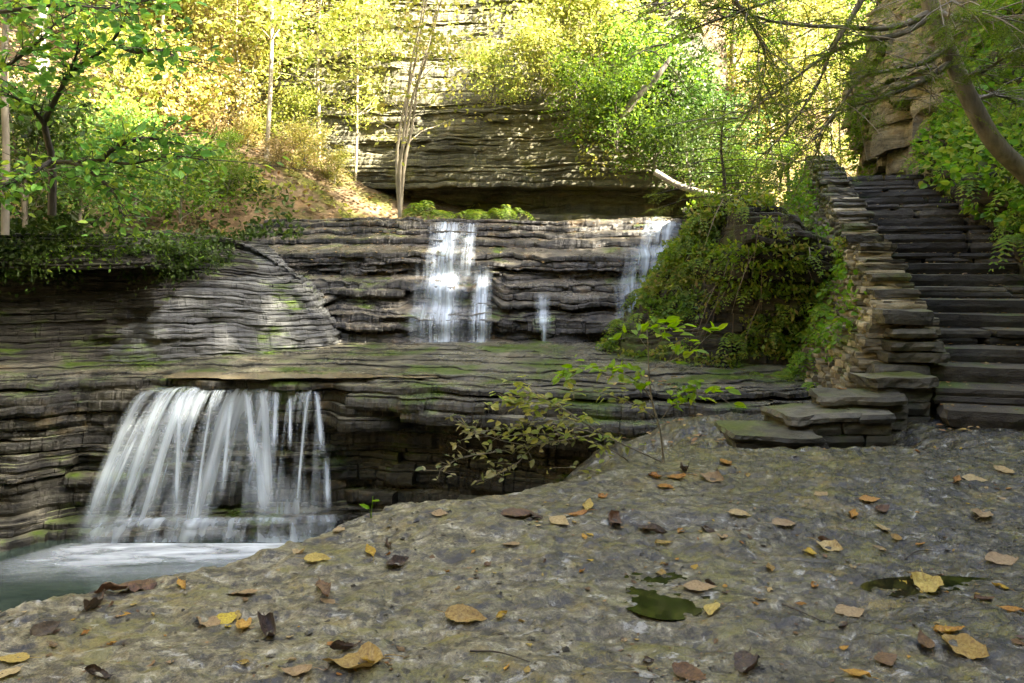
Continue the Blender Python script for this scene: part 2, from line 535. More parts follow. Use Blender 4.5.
def ground_mat():
    t = NT('bedrock')
    p = t.obj()
    sp = t.n('ShaderNodeSeparateXYZ', {0: p})
    big = t.noise(p, .9, 4, .6)
    mid = t.noise(t.mapping(p, (1, 1.3, 1)), 7.5, 8, .72, .7)
    fine = t.noise(p, 26, 6, .7, .3)
    grain = t.noise(p, 120, 3, .6)
    vor = t.n('ShaderNodeTexVoronoi', {'Vector': t.n('ShaderNodeVectorMath', {0: p, 1: t.n('ShaderNodeTexNoise', {'Vector': p, 'Scale': 6., 'Detail': 4.}).outputs['Color']}, operation='ADD').outputs[0], 'Scale': 7.5}, feature='DISTANCE_TO_EDGE').outputs['Distance']
    v = t.math('ADD', t.math('MULTIPLY', mid, .45), t.math('ADD', t.math('MULTIPLY', fine, .42), t.math('MULTIPLY', grain, .15)))
    dry = t.ramp(t.rng(v, .435, .61), [(0, (.009, .008, .006)), (.3, (.080, .071, .043)), (.7, (.185, .170, .110)), (1, (.36, .345, .27))])
    wetc = t.ramp(t.rng(v, .43, .62), [(0, (.003, .003, .002)), (.4, (.026, .024, .0155)), (.72, (.086, .080, .052)), (1, (.23, .23, .195))])
    wx = t.math('ADD', t.math('MULTIPLY', sp.outputs[0], .17), t.math('MULTIPLY', big, 1.2))
    wet = t.rng(t.math('ADD', wx, t.math('MULTIPLY', t.math('SUBTRACT', mid, .5), 1.1)), .42, .92)
    c = t.mix(wet, dry, wetc)
    o1 = t.noise(t.mapping(p, (1, 1.5, 1), (3, 5, 0)), 2.6, 6, .7, .5)
    c = t.mix(t.rng(o1, .56, .62, 0, .7), c, t.mix(fine, (.095, .070, .018), (.18, .145, .045)))
    o2 = t.noise(t.mapping(p, (1, 1.5, 1), (9, 1, 0)), 3.4, 6, .72, .8)
    c = t.mix(t.rng(o2, .53, .60, 0, .75), c, (.10, .095, .022))
    dk = t.noise(t.mapping(p, (1, 1.5, 1), (1, 8, 2)), 6.5, 9, .78, .9)
    c = t.mix(t.rng(dk, .515, .565, 0, .9), c, (.018, .018, .017))
    c = t.mix(t.rng(vor, .0, .035, .45, 0), c, (.02, .019, .016))
    v2 = t.n('ShaderNodeTexVoronoi', {'Vector': t.n('ShaderNodeVectorMath', {0: t.mapping(p, (1, 1.7, 1)), 1: t.n('ShaderNodeTexNoise', {'Vector': p, 'Scale': 2.5, 'Detail': 6., 'Roughness': .7}).outputs['Color']}, operation='ADD').outputs[0], 'Scale': 1.9}, feature='DISTANCE_TO_EDGE').outputs['Distance']
    c = t.mix(t.rng(v2, .0, .014, .8, 0), c, (.010, .010, .008))
    pale = t.noise(t.mapping(p, (1, 1.4, 1), (5, 2, 7)), 9.0, 8, .76, .7)
    c = t.mix(t.rng(pale, .585, .64, 0, .65), c, (.33, .34, .33))
    r = t.math('SUBTRACT', t.rng(fine, .3, .7, .52, .34), t.math('MULTIPLY', wet, t.rng(mid, .35, .65, .26, .10)))
    h = t.math('ADD', t.math('MULTIPLY', mid, .22), t.math('ADD', t.math('MULTIPLY', fine, .35), t.math('MULTIPLY', grain, .14)))
    return t.out(t.bsdf(Base_Color=c, Roughness=r, Normal=t.bump(h, 1.0, .03)))


M['ground'] = ground_mat()
xs = np.concatenate([np.linspace(-7, -2.6, 60, endpoint=False), np.linspace(-2.6, 3.4, 560, endpoint=False), np.linspace(3.4, 9, 90)])
ys = np.concatenate([np.linspace(.25, 1.6, 40, endpoint=False), np.linspace(1.6, 4.2, 330, endpoint=False), np.linspace(4.2, 6.5, 160, endpoint=False), np.linspace(6.5, 9.6, 60)])
GX, GY = np.meshgrid(xs, ys)
GZ = gz(GX, GY)
tag(mk('ground', np.stack([GX, GY, GZ], -1).reshape(-1, 3), gridfaces(len(ys), len(xs)), M['ground'], smooth=True), kind='structure')


def gfast(x, y):
    i = int(np.clip(np.searchsorted(xs, x) - 1, 0, len(xs) - 2)); j = int(np.clip(np.searchsorted(ys, y) - 1, 0, len(ys) - 2))
    u = min(1, max(0, (x - xs[i]) / (xs[i + 1] - xs[i]))); v = min(1, max(0, (y - ys[j]) / (ys[j + 1] - ys[j])))
    return float(GZ[j, i] * (1 - u) * (1 - v) + GZ[j, i + 1] * u * (1 - v) + GZ[j + 1, i] * (1 - u) * v + GZ[j + 1, i + 1] * u * v)


def on_ground(px, py):
    Y = CAMH * F_PX / (py - HY)
    for _ in range(12):
        p = at(px, py, Y)
        g = gfast(p[0], p[1])
        Y = .5 * Y + .5 * (CAMH - g) * F_PX / (py - HY)
    p = at(px, py, Y)
    p[2] = gfast(p[0], p[1])
    return p



# chips and grit lying on the rock
def grit(bag, P, size, rg):
    n = len(P)
    o = np.array([[1, 0, 0], [-1, 0, 0], [0, 1, 0], [0, -1, 0], [0, 0, 1], [0, 0, -1.]])
    t_ = np.array([[0, 2, 4], [2, 1, 4], [1, 3, 4], [3, 0, 4], [2, 0, 5], [1, 2, 5], [3, 1, 5], [0, 3, 5]])
    V = o[None] * (1 + .3 * rg.normal(size=(n, 6, 1)))
    V = V * (size[:, None] * np.stack([np.ones(n), rg.uniform(.5, 1, n), rg.uniform(.15, .5, n)], 1))[:, None]
    a = rg.uniform(0, 6.3, n)
    X = V[..., 0] * np.cos(a)[:, None] - V[..., 1] * np.sin(a)[:, None]
    Y = V[..., 0] * np.sin(a)[:, None] + V[..., 1] * np.cos(a)[:, None]
    V = np.stack([X, Y, V[..., 2]], -1) + P[:, None]
    bag.add(V.reshape(-1, 3), None, (np.arange(n)[:, None, None] * 6 + t_[None]).reshape(-1, 3))


rg = np.random.default_rng(91)
n = 15000
x = rg.uniform(-2.6, 4.2, n); y = 1.65 + 4.2 * rg.uniform(0, 1, n) ** 1.5
k = (y < yedge(x) - .04) & (fbm(x * 2.6, y * 3.1, o=4, seed=77) > .0)
x, y = x[k], y[k]
bag = Bag()
grit(bag, np.stack([x, y, gz(x, y) + .001], 1), rg.gamma(1.6, .0032, len(x)), rg)
M['grit'] = rock('grit_stone', (.008, .008, .007), (.07, .066, .05), (.28, .26, .20), 6, rough=(.3, .7), isl=1.6)
tag(bag.build('gravel', M['grit']), kind='stuff')


def puddle_mat():
    t = NT('puddle_water')
    p = t.obj()
    c = t.mix(t.rng(t.noise(p, 14, 3), .45, .6), (.006, .007, .003), (.02, .022, .006))
    return t.out(t.bsdf(Base_Color=c, Roughness=.08, IOR=1.33, Specular_IOR_Level=.14))


M['puddle'] = puddle_mat()
for pi in (0, 3):
    c, a, b = PUD[pi]
    gxx, gyy = np.meshgrid(np.linspace(-2.0, 2.0, 110) * a + c[0], np.linspace(-2.0, 2.0, 110) * b + c[1])
    zz = gz(gxx, gyy)
    r2 = ((gxx - c[0]) / a) ** 2 + ((gyy - c[1]) / b) ** 2
    lv = np.percentile(zz[r2 < 1.2], 40)
    f = gridfaces(110, 110)
    ok = (zz.ravel()[f].min(1) < lv) & (r2.ravel()[f].max(1) < 3.4)
    o = mk('puddle', np.stack([gxx, gyy, np.full_like(gxx, lv)], -1).reshape(-1, 3), f[ok], M['puddle'])
    tag(o, kind='structure')

# ------------------------------------------------------------------ lower shelf: front over the pool, then low treads back to the upper fall
XL, XR = -4.32, -1.78           # where the lower fall comes over


def shelf_set(z, s, t):
    x = np.interp(t, [0, 1], [0, 1])
    fall = FW
    face = np.interp(z, [-1.9, -1.5, -1.1, -.75, -.55, -.42, -.34, -.2, -.06, -.01], [.05, .30, .50, .48, .34, .10, .0, .10, .26, .42])
    apron = np.interp(z, [-1.9, -1.45, -1.30, -1.29, -.9, -.45, -.2, -.08, 0], [.0, .0, .06, .30, .36, .38, .40, .44, .5])
    left = np.interp(z, [-1.9, -1.4, -1.0, -.5, -.1, 0], [-.25, -.12, .05, .12, .25, .45])
    f = face * (1 - fall) + apron * fall
    f = f * (1 - LW) + left * LW
    top = np.interp(z, [0, .004, .03, .055, .08, .10, .125, .15], [0, 0, .25, .75, 1.2, 1.6, 2.0, 2.4])
    return f + top


SP = [(-9, 5.6), (-6.6, 6.7), (-5.2, 7.3), (-4.4, 7.55), (-3.9, 7.6), (-2.8, 7.6), (-1.8, 7.6), (-1.2, 7.5), (-.4, 7.25), (.4, 7.0), (1.1, 6.85), (2.0, 6.9), (3.4, 7.3)]
_P, _s = smooth_path(SP, 1000)
FW = sst(-4.6, -4.3, _P[:, 0]) * sst(-1.6, -1.9, _P[:, 0])
LW = sst(-4.2, -4.7, _P[:, 0])
shelf_layers = beds(1.9, .022, .12, 5) + [.020, .022, .025, .02, .022, .024, .02]
rock_shelf, SV = strata('rock_shelf', SP, shelf_layers, M['shelf'], shelf_set, z0=-1.9, ns=1000, amp=.06, blk=.06, ucut=1.8, zwave=.012, tread=.07, back=2.2, seed=3, rough=.014)
tag(rock_shelf, kind='structure')

# ------------------------------------------------------------------ upper ledge the upper fall runs down
UP = [(-4.6, 11.0), (-3.2, 10.75), (-2.2, 10.45), (-1.2, 10.35), (0, 10.3), (1.0, 10.25), (2.0, 10.1), (3.2, 10.0)]


def up_set(z, s, t):
    a = np.interp(z, [0, .10, .16, .42, .50, .58, .66, .80, .84, 1.0, 1.04, 1.18, 1.22, 1.35], [.0, .02, .12, .16, .03, .0, .34, .42, .78, .86, 1.18, 1.25, 1.55, 1.75])
    b = np.interp(z, [0, .2, .45, .5, .75, .8, 1.05, 1.1, 1.35], [.05, .10, .14, .34, .42, .75, .85, 1.25, 1.75])
    w = sst(-.3, .5, fbm(s * .5, 2.0, o=2, seed=44))
    return a * w + b * (1 - w)


upper_ledge, UV_ = strata('rock_ledge', UP, beds(1.37, .016, .085, 9), M['upper'], up_set, z0=-.02, ns=760, amp=.07, blk=.05, ucut=1.2, dip=.30, zwave=.05, tread=.06, back=3.6, seed=21, rough=.02)
tag(upper_ledge, kind='structure')

# ------------------------------------------------------------------ grey rock bulge on the left with the dark overhang
LP = [(-9.5, 6.2), (-7.2, 7.6), (-5.6, 8.45), (-4.3, 9.0), (-3.2, 9.55), (-2.5, 10.0), (-2.2, 10.45), (-2.3, 11.2), (-2.9, 12.2)]
_Q, _ = smooth_path(LP, 700)


def left_set(z, s, t):
    w = sst(-4.55, -3.85, _Q[:, 0] - .55 * (z - .6) + .25 * fbm(s * 1.5, z * 2.5, o=3, seed=33))
    slope = np.interp(z, [-.1, .1, .4, .9, 1.2, 1.45, 1.65], [-.02, .02, .10, .42, .80, 1.25, 1.8])
    cave = np.interp(z, [-.1, .15, .3, .9, 1.05, 1.12, 1.2, 1.45, 1.65], [.0, .30, .75, .95, .80, .55, .45, .70, 1.3])
    return slope * w + cave * (1 - w)


left_rock, LV = strata('rock_wall', LP, beds(1.65, .018, .07, 15), M['bulge'], left_set, z0=-.08, ns=700, amp=.012, blk=.004, zwave=.12, tread=.12, back=2.2, seed=31, rough=.02, chip=.55, ucut=.35)
tag(left_rock, kind='structure')
# left part: wet rock, darkened in colour for the overhang's shade
left_rock.data.materials.append(M['wetshade'])
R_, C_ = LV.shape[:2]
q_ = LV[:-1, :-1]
wetshade_f = (q_[..., 0] + .9 * fbm(q_[..., 0] * 1.1, q_[..., 2] * 2.6, o=4, seed=35) < -4.15 + .55 * (q_[..., 2] - .6)).ravel()
if len(left_rock.data.polygons) == len(wetshade_f):
    left_rock.data.polygons.foreach_set('material_index', wetshade_f.astype(np.int32))

# ------------------------------------------------------------------ back cliff
CP = [(-8, 17.2), (-5.6, 16.2), (-4.0, 15.3), (-2.2, 14.75), (-.5, 14.5), (1.5, 14.2), (3.0, 14.0), (3.9, 14.2), (4.4, 15.2), (4.8, 17)]


def cl_set(z, s, t):
    e = np.interp(z, [1.4, 2.1, 2.2, 2.62, 2.66, 2.9, 3.3, 4.6, 7], [.15, .2, .62, .62, .06, .0, .12, .5, 1.3])
    return e + .25 * fbm(s * .35, z * .3, o=2, seed=50) * sst(2.6, 3.2, z)


cliff, CV = strata('cliff', CP, beds(5.6, .025, .22, 25), M['cliff'], cl_set, z0=1.4, ns=700, amp=.035, blk=.0, chip=.6, zwave=.12, tread=.25, back=2.5, seed=41, rough=.025)
tag(cliff, kind='structure')

# ------------------------------------------------------------------ mossy bank between the upper fall and the stairs
BP = [(1.35, 10.5), (1.05, 9.6), (1.4, 8.8), (2.2, 8.4), (3.0, 8.25), (3.6, 8.5), (3.95, 9.2), (4.2, 10.4), (4.5, 12.2)]
_B, _ = smooth_path(BP, 260)


def bank_set(z, s, t):
    a = np.interp(z, [-.1, .3, .8, 1.3, 1.6, 1.85, 2.0], [0, .2, .6, 1.0, 1.3, 1.6, 1.9])
    b = np.interp(z, [-.1, .25, .6, 1.2, 1.4, 1.7, 2.0], [.12, .38, .42, .12, .18, .6, 1.2])
    w = sst(2.0, 2.5, _B[:, 0]) * sst(4.2, 3.6, _B[:, 0]) * sst(9.4, 8.8, _B[:, 1])
    return a * (1 - w) + b * w + .18 * fbm(s * 1.1, z * 1.2, o=3, seed=61)


bank, BV = strata('bank', BP, beds(2.05, .05, .13, 35), M['bank'], bank_set, z0=-.1, ns=260, amp=.05, blk=.05, zwave=.16, tread=.1, back=.25, seed=51, rough=.03)
tag(bank, kind='structure')

# ------------------------------------------------------------------ stairs
S0, S1 = np.array([3.03, 5.55]), np.array([5.2, 13.0])      # left edge of the flight, bottom and top
SD = (S1 - S0) / np.linalg.norm(S1 - S0)
SN = np.array([SD[1], -SD[0]])                              # to the right across the flight
SRZ = math.atan2(SN[1], SN[0])
NST, RISE = 22, .117
TRD = np.linalg.norm(S1 - S0) / NST


def stair_z(d):
    return np.clip(RISE * (np.floor(d / TRD) + 1), 0, NST * RISE)


stairs = thing('stone_staircase', 'long dark flight of worn stone steps climbing beside the rubble wall', 'staircase', (S0[0], S0[1], 0))
rg = np.random.default_rng(4)
for k in range(NST):
    bag = Bag()
    z1 = RISE * (k + 1)
    w0, w1 = (-.02, 1.75 - .02 * k) if k < 5 else (.0, 1.72 - .020 * k)
    if k < 3: w1 += .4
    # two courses of blocks make one riser
    nc = 2 if k % 3 == 1 else 1
    for course in range(2 - nc, 2):
        u = w0
        hh = RISE / nc
        while u < w1 - .05:
            L = min(rg.uniform(.45, 1.5), w1 - u)
            if w1 - u - L < .12: L = w1 - u
            dep = TRD * 1.5
            c = S0 + SD * (k * TRD + dep / 2 + rg.uniform(-.03, .03) + (.015 if course == 0 else 0)) + SN * (u + L / 2)
            zc = z1 - hh * (1.5 if course == 0 else .5) + rg.uniform(-.006, .006)
            rslab(bag, (c[0] - S0[0], c[1] - S0[1], zc), (L / 2 - .002, dep / 2, hh / 2 + (.002 if course else .004)), SRZ + rg.uniform(-.010, .010), rg, .008, .08, rg.uniform(-.006, .006))
            u += L
    # core below so that nothing shows through
    c = S0 + SD * (k * TRD + TRD * .9) + SN * (.5 * (w0 + w1))
    chbox(bag, (c[0] - S0[0], c[1] - S0[1], (z1 - RISE) / 2 - .2), ((w1 - w0) / 2 - .03, TRD * .75, (z1 - RISE) / 2 + .12), SRZ, .01, 0, rg)
    bag.build('step', M['step'], stairs)

# broad slabs that fan out to the left of the lowest steps
fan = [('', 722, 812, 427, 5.30, .50, .055), ('', 768, 880, 408, 5.50, .46, .06), ('', 812, 896, 391, 5.70, .40, .06), ('', 858, 942, 374, 5.85, .36, .075)]
for nm, x0, x1, yt, Yf, dep, th in fan:
    a, b = at(x0, yt, Yf + dep * .6), at(x1, yt, Yf + dep * .6)
    bag = Bag()
    zt = a[2]
    xr = min(3.12, b[0])
    xl = a[0]
    # the slab itself, two stones thick where it overhangs
    u = xl
    while u < xr - .1:
        L = min(rg.uniform(.55, .8), xr - u)
        if xr - u - L < .25: L = xr - u
        rslab(bag, (u + L / 2 - S0[0], Yf + dep / 2 - S0[1], zt - th / 2), (L / 2 - .002, dep / 2 + rg.uniform(0, .04), th / 2), rg.uniform(-.10, .06), rg, .022, .05, rg.uniform(-.03, .03))
        u += L
    zb = zt - th
    while zb > -.12:
        u = xl + .05
        h = rg.uniform(.07, .11)
        while u < xr - .05:
            L = min(rg.uniform(.3, .6), xr - u)
            rslab(bag, (u + L / 2 - S0[0], Yf + dep / 2 + .03 - S0[1], zb - h / 2), (L / 2 - .004, dep / 2, h / 2 - .001), 0, rg, .016, .06)
            u += L
        zb -= h
    bag.build('bottom_slab', M['slab'], stairs)

# path on from the top step
bag = Bag()
for i in range(7):
    for j in range(3):
        c = S1 + SD * (.35 + i * .55) + SN * (.3 + j * .5 + .1 * (i % 2))
        chbox(bag, (c[0], c[1], NST * RISE - .035 + .01 * rg.uniform(-1, 1) + .02 * i), (.27, .25, .05), SRZ + rg.uniform(-.2, .2), .015, .03, rg)
tag(bag.build('path', M['step']), kind='structure')

# ------------------------------------------------------------------ rubble wall on the left of the stairs
wall = thing('stone_wall', 'tan dry stone wall with stepped coping along the left side of the steps', 'wall', (3.0, 6.2, 0))
W0, W1 = S0 + SD * .95 + SN * .02, S0 + SD * 8.1 - SN * .05
WL = np.linalg.norm(W1 - W0)
WD = (W1 - W0) / WL
WN = np.array([WD[1], -WD[0]])
wrz = math.atan2(WD[1], WD[0])


def wtop(u):
    return .14 + np.clip(RISE * ((u + 1.0) / TRD + .5), 0, NST * RISE) + .24 + .08 * vn(np.asarray(u) * 1.7, 3.3, seed=2)


def wout(u, z):
    """how far the battered outer face stands out at a height"""
    return .30 + .42 * np.clip(wtop(u) - z, 0, 1.6)


bag = Bag()
z = -.15
while z < 3.2:
    h = rg.uniform(.035, .075)
    for face in (0, 1):
        u = -rg.uniform(0, .1)
        while u < WL:
            L = rg.uniform(.09, .28)
            tp = wtop(u + L / 2)
            hh = min(h, tp - z)
            if hh > .02 and (z > tp - 1.7):
                off = -(wout(u, z) - .16) if face == 0 else -.12
                c = W0 + WD * (u + L / 2) + WN * (off + rg.uniform(-.03, .03))
                rslab(bag, (c[0] - 3.0, c[1] - 6.2, z + hh / 2), (L / 2 - .003, .17, hh / 2 - .001), wrz + rg.uniform(-.09, .09), rg, .016, .08, rg.uniform(-.04, .04))
            u += L
    if z + h < wtop(0):                     # end face towards the viewer
        u = -wout(0., z) - .04
        while u < -.02:
            L = rg.uniform(.10, .26)
            c = W0 - WD * rg.uniform(.0, .05) + WN * (u + L / 2)
            rslab(bag, (c[0] - 3.0, c[1] - 6.2, z + h / 2), (L / 2 - .003, .13, h / 2 - .001), SRZ + rg.uniform(-.08, .08), rg, .016, .07)
            u += L
    z += h
bag.build('wall_face', M['wallstone'], wall)
u = .35
while u < WL:
    L = rg.uniform(.26, .5)
    bag = Bag()
    zt = wtop(u + L / 2) - .09
    n = 2
    for q in range(n):
        th = rg.uniform(.04, .075)
        c = W0 + WD * (u + L / 2 + rg.uniform(-.03, .03)) + WN * (-.13 + rg.uniform(-.03, .03))
        rslab(bag, (c[0] - 3.0, c[1] - 6.2, zt - .01 + th / 2), (L / 2 + .02, .19 + rg.uniform(-.03, .03), th / 2), wrz + rg.uniform(-.03, .03), rg, .02, .06, rg.uniform(-.03, .03))
        zt += th
    bag.build('coping_stone', M['slab'], wall)
    u += L
# the stepped pier of flat slabs that ends the wall
bag = Bag()
pz = .10
for (x0, x1, yt, th) in [(878, 935, 364, .13), (884, 946, 352, .075), (888, 944, 341, .075), (890, 938, 329, .07), (886, 936, 310, .11)]:
    Yp = 6.25
    a, b = at(x0, yt, Yp), at(x1, yt, Yp)
    rslab(bag, ((a[0] + b[0]) / 2 - 3.0, 6.42 - 6.2 + rg.uniform(-.03, .03), a[2] - th / 2), ((b[0] - a[0]) / 2, .25, th / 2), SRZ * .5 + rg.uniform(-.06, .06), rg, .02, .04)
bag.build('pier', M['slab'], wall)

# ------------------------------------------------------------------ right bank beside the stairs, and the warm cliff at its top
RP = [S0 + SN * 1.55 - SD * 2.6, S0 + SN * 1.5 - SD * 1.2, S0 + SN * 1.55, S0 + SN * 1.55 + SD * 2, S0 + SN * 1.45 + SD * 4, S0 + SN * 1.35 + SD * 6, S0 + SN * 1.3 + SD * 7.8]


def rb_set(z, s, t):
    return np.interp(z, [-.3, .2, .35, .7, 1.4, 2.4, 3.6], [.15, .05, -.02, .12, .55, 1.0, 1.6]) + .28 * fbm(s * .9, z * .9, o=3, seed=71)


right_bank, RV = strata('rock_bank', RP, beds(3.9, .06, .2, 45), M['bank'], rb_set, z0=-.4, ns=260, side=-1, amp=.06, blk=.06, zwave=.05, tread=.14, back=2.4, seed=61, rough=.03, zadd=lambda s, t: np.clip((s - 2.6) * RISE / TRD * .95, 0, 9))
tag(right_bank, kind='structure')
WP = [(7.6, 17.5), (7.0, 15.6), (6.75, 14.2), (7.0, 13.2), (7.7, 12.3), (8.8, 11.5), (10, 10.9)]


def wc_set(z, s, t):
    return np.interp(z, [2, 2.7, 3.4, 4.2, 6.0, 8.0], [.5, .42, .18, .0, .25, .8]) + .3 * fbm(s * .6, z * .8, o=3, seed=81)


warm, WV = strata('rock_outcrop', WP, beds(6.0, .08, .38, 55), M['warm'], wc_set, z0=1.9, ns=200, amp=.10, blk=.07, zwave=.1, tread=.2, back=2.5, seed=71, rough=.04)
tag(warm, kind='structure')

# ------------------------------------------------------------------ hills all round


def hz(x, y):
    x, y = np.asarray(x, float), np.asarray(y, float)
    n = .45 * fbm(x * .25, y * .25, o=4, seed=90) + .12 * fbm(x * 1.2, y * 1.2, o=3, seed=91)
    base = np.full(x.shape, -3.0)
    # left slope
    dl = (-(x + 3.5) * .575 + (y - 12.8) * .818)          # distance up-slope from the terrace edge
    dlw = np.clip(dl, -2, 60)
    hl = 1.75 + np.where(dlw > 0, dlw * .62 + .010 * dlw ** 2 * 1.2, dlw * .5) + n
    lowl = sst(-9.5, -8.0, x) * 0
    left_ok = sst(-.6, .2, dl)
    h = base * (1 - left_ok) + hl * left_ok
    # behind the cliff
    yc = np.interp(x, [-8, -4, -2.2, 1.5, 3, 4.6, 5.0, 6], [17.4, 15.8, 15.6, 15.4, 15.3, 16.2, 19, 24])
    dc = y - yc
    hc = 6.2 + np.clip(dc, 0, 80) * .72 + n * 1.5
    h = np.where((dc > 0) & (x < 5.4), np.maximum(np.where(x < -3.5, h * .0 + np.maximum(hl, 4), -3), hc * sst(0, .8, dc)), h)
    # the glen behind the stairs
    g = (x > 3.0) & (y > 12.8)
    hg = 2.25 + np.clip(y - 22, 0, 80) * .55 + n * .6 + np.clip(np.abs(x - (6 + .12 * (y - 14))) - 2.0, 0, 30) * .5
    h = np.where(g & (dc <= 0) | ((x >= 5.0) & (y > 12.8)), np.maximum(h, hg), h)
    # right hill
    xr = 4.55 + .292 * (y - 5.55)
    d = x - xr - 1.7
    cap = 14 - 6.0 * sst(4.0, 8.5, y)  # unseen height, shaped to keep the sun off the foreground
    hr = np.clip(3.0 + d * 1.5, -3, None)
    hr = np.clip(y - 5.5, 0, 7.5) * .33 + np.minimum(hr, cap + d * .12) + n
    h = np.where((d > 0) & (y < 16), np.maximum(h, hr), h)
    h = np.where((d > 0) & (y >= 16), np.maximum(h, np.minimum(hr, 3.2) + (y - 16) * .12), h)
    # the gorge goes on downstream: unseen walls left and behind, added to cut sky light
    dd = np.clip(-8.5 - x, 0, 40)
    h = np.where((y < 10) & (dd > 0), np.maximum(h, -2.2 + dd * 1.25 + n), h)
    db = np.clip(-5 - y, 0, 40)
    h = np.where((db > 0), np.maximum(h, -1.0 + db * 1.7 + n), h)
    return h


hx = np.concatenate([np.arange(-46, -16, 1.2), np.arange(-16, 16, .25), np.arange(16, 52, 1.2)])
hy = np.concatenate([np.arange(-16, 5, .8), np.arange(5, 24, .22), np.arange(24, 70, 1.0)])
HX, HYY = np.meshgrid(hx, hy)
HZ = hz(HX, HYY)
Fh = gridfaces(len(hy), len(hx))
keep = HZ.ravel()[Fh].max(1) > -2.5
tag(mk('hills', np.stack([HX, HYY, HZ], -1).reshape(-1, 3), Fh[keep], M['hill'], smooth=True), kind='structure')
# the forest floor behind the camera and under everything
def floor_mat():
    return rock('forest_floor', (.02, .017, .01), (.07, .055, .03), (.14, .11, .06), 3, moss=.3, rough=(.8, .95))
M['floor'] = floor_mat()
fx = np.linspace(-60, 60, 90); fy = np.linspace(-40, 90, 100)
FXX, FYY = np.meshgrid(fx, fy)
tag(mk('terrain', np.stack([FXX, FYY, np.where(FYY < 0, -.35, -3.2) + .1 * fbm(FXX * .3, FYY * .3, o=3)], -1).reshape(-1, 3), gridfaces(100, 90), M['floor'], smooth=True), kind='structure')
# ------------------------------------------------------------------ water
def water_mat():
    t = NT('pool_water')
    p = t.obj()
    n = t.noise(t.mapping(p, (1, 3, 1)), 1.2, 4, .6)
    c = t.mix(t.rng(n, .4, .65), (.020, .032, .025), (.040, .056, .042))
    return t.out(t.bsdf(Base_Color=c, Roughness=.10, IOR=1.33, Normal=t.bump(t.noise(t.mapping(p, (1, 2.5, 1)), 4, 4), .12, .05)))


def veil_mat(name, streak=26.0, lo=.42, hi=.72, amax=.9, colr=(.74, .85, .96), edge=.12, vfade=.03, vbot=.05):
    """long-exposure falling water: thin white threads with gaps"""
    t = NT(name)
    uv = t.n('ShaderNodeTexCoord').outputs['UV']
    s = t.n('ShaderNodeSeparateXYZ', {0: uv})
    u, v = s.outputs[0], s.outputs[1]
    n1 = t.noise(t.mapping(uv, (streak, .45, 1)), 1.0, 2, .55)
    n2 = t.noise(t.mapping(uv, (streak * .3, 1.2, 1), (4, 2, 0)), 1.0, 2, .5)
    a = t.math('ADD', t.math('MULTIPLY', n1, .55), t.math('MULTIPLY', n2, .45))
    wob = t.math('MULTIPLY', t.math('SUBTRACT', t.noise(t.mapping(uv, (1.5, 5, 1), (7, 1, 0)), 1.0, 3, .6), .5), .5)
    u = t.math('ADD', u, t.math('MULTIPLY', wob, edge))
    a = t.rng(a, lo, hi, 0, amax)
    e = t.math('MULTIPLY', t.rng(u, 0, edge), t.rng(u, 1, 1 - edge))
    a = t.math('MULTIPLY', a, e)
    a = t.math('MULTIPLY', a, t.math('MULTIPLY', t.rng(v, 0, vfade), t.rng(v, 1, 1 - vbot)))
    d = t.n('ShaderNodeBsdfDiffuse', {'Color': (*colr, 1)}).outputs[0]
    tl = t.n('ShaderNodeBsdfTranslucent', {'Color': (*colr, 1)}).outputs[0]
    w = t.n('ShaderNodeMixShader', {0: .35, 1: d, 2: tl}).outputs[0]
    tr = t.n('ShaderNodeBsdfTransparent').outputs[0]
    return t.out(t.n('ShaderNodeMixShader', {0: a, 1: tr, 2: w}).outputs[0])


def foam_mat():
    t = NT('foam')
    uv = t.n('ShaderNodeTexCoord').outputs['UV']
    s = t.n('ShaderNodeSeparateXYZ', {0: uv})
    n = t.noise(t.mapping(uv, (5, 7, 1)), 1.0, 5, .6, .6)
    f = t.math('MULTIPLY', t.math('POWER', t.rng(s.outputs[1], 1, 0), 1.6), t.math('MULTIPLY', t.rng(s.outputs[0], 0, .12), t.rng(s.outputs[0], 1, .88)))
    a = t.math('MULTIPLY', f, t.rng(n, .30, .62, .10, .95))
    d = t.n('ShaderNodeBsdfDiffuse', {'Color': (.78, .84, .88, 1)}).outputs[0]
    return t.out(t.n('ShaderNodeMixShader', {0: a, 1: t.n('ShaderNodeBsdfTransparent').outputs[0], 2: d}).outputs[0])


def film_mat():
    t = NT('thin_water')
    p = t.obj()
    c = t.mix(t.noise(t.mapping(p, (1, 3, 1)), 2.5, 4), (.10, .075, .035), (.23, .19, .11))
    return t.out(t.bsdf(Base_Color=c, Roughness=.10, IOR=1.33, Normal=t.bump(t.noise(t.mapping(p, (2, 5, 1)), 5, 3), .12, .02)))


M['water'] = water_mat()
M['veil'] = veil_mat('falling_water', 17, .45, .71, .76, vfade=.12, vbot=.03)
M['thread'] = veil_mat('water_thread', 4, .24, .66, .80, edge=.5, vfade=.16, vbot=.25)
M['veil_up'] = veil_mat('upper_falling_water', 13, .40, .66, .85, edge=.45, vfade=.16, vbot=.05)
M['tier'] = veil_mat('tier_water', 20, .40, .72, .75, edge=.10, vfade=.05, vbot=.02)
M['foam'] = foam_mat()
M['film'] = film_mat()
POOL = -1.45
n = 30
wx, wy = np.meshgrid(np.linspace(-9, 1.2, n), np.linspace(.5, 8.6, n))
tag(mk('water', np.stack([wx, wy, np.full_like(wx, POOL)], -1).reshape(-1, 3), gridfaces(n, n), M['water'], smooth=True), kind='structure')
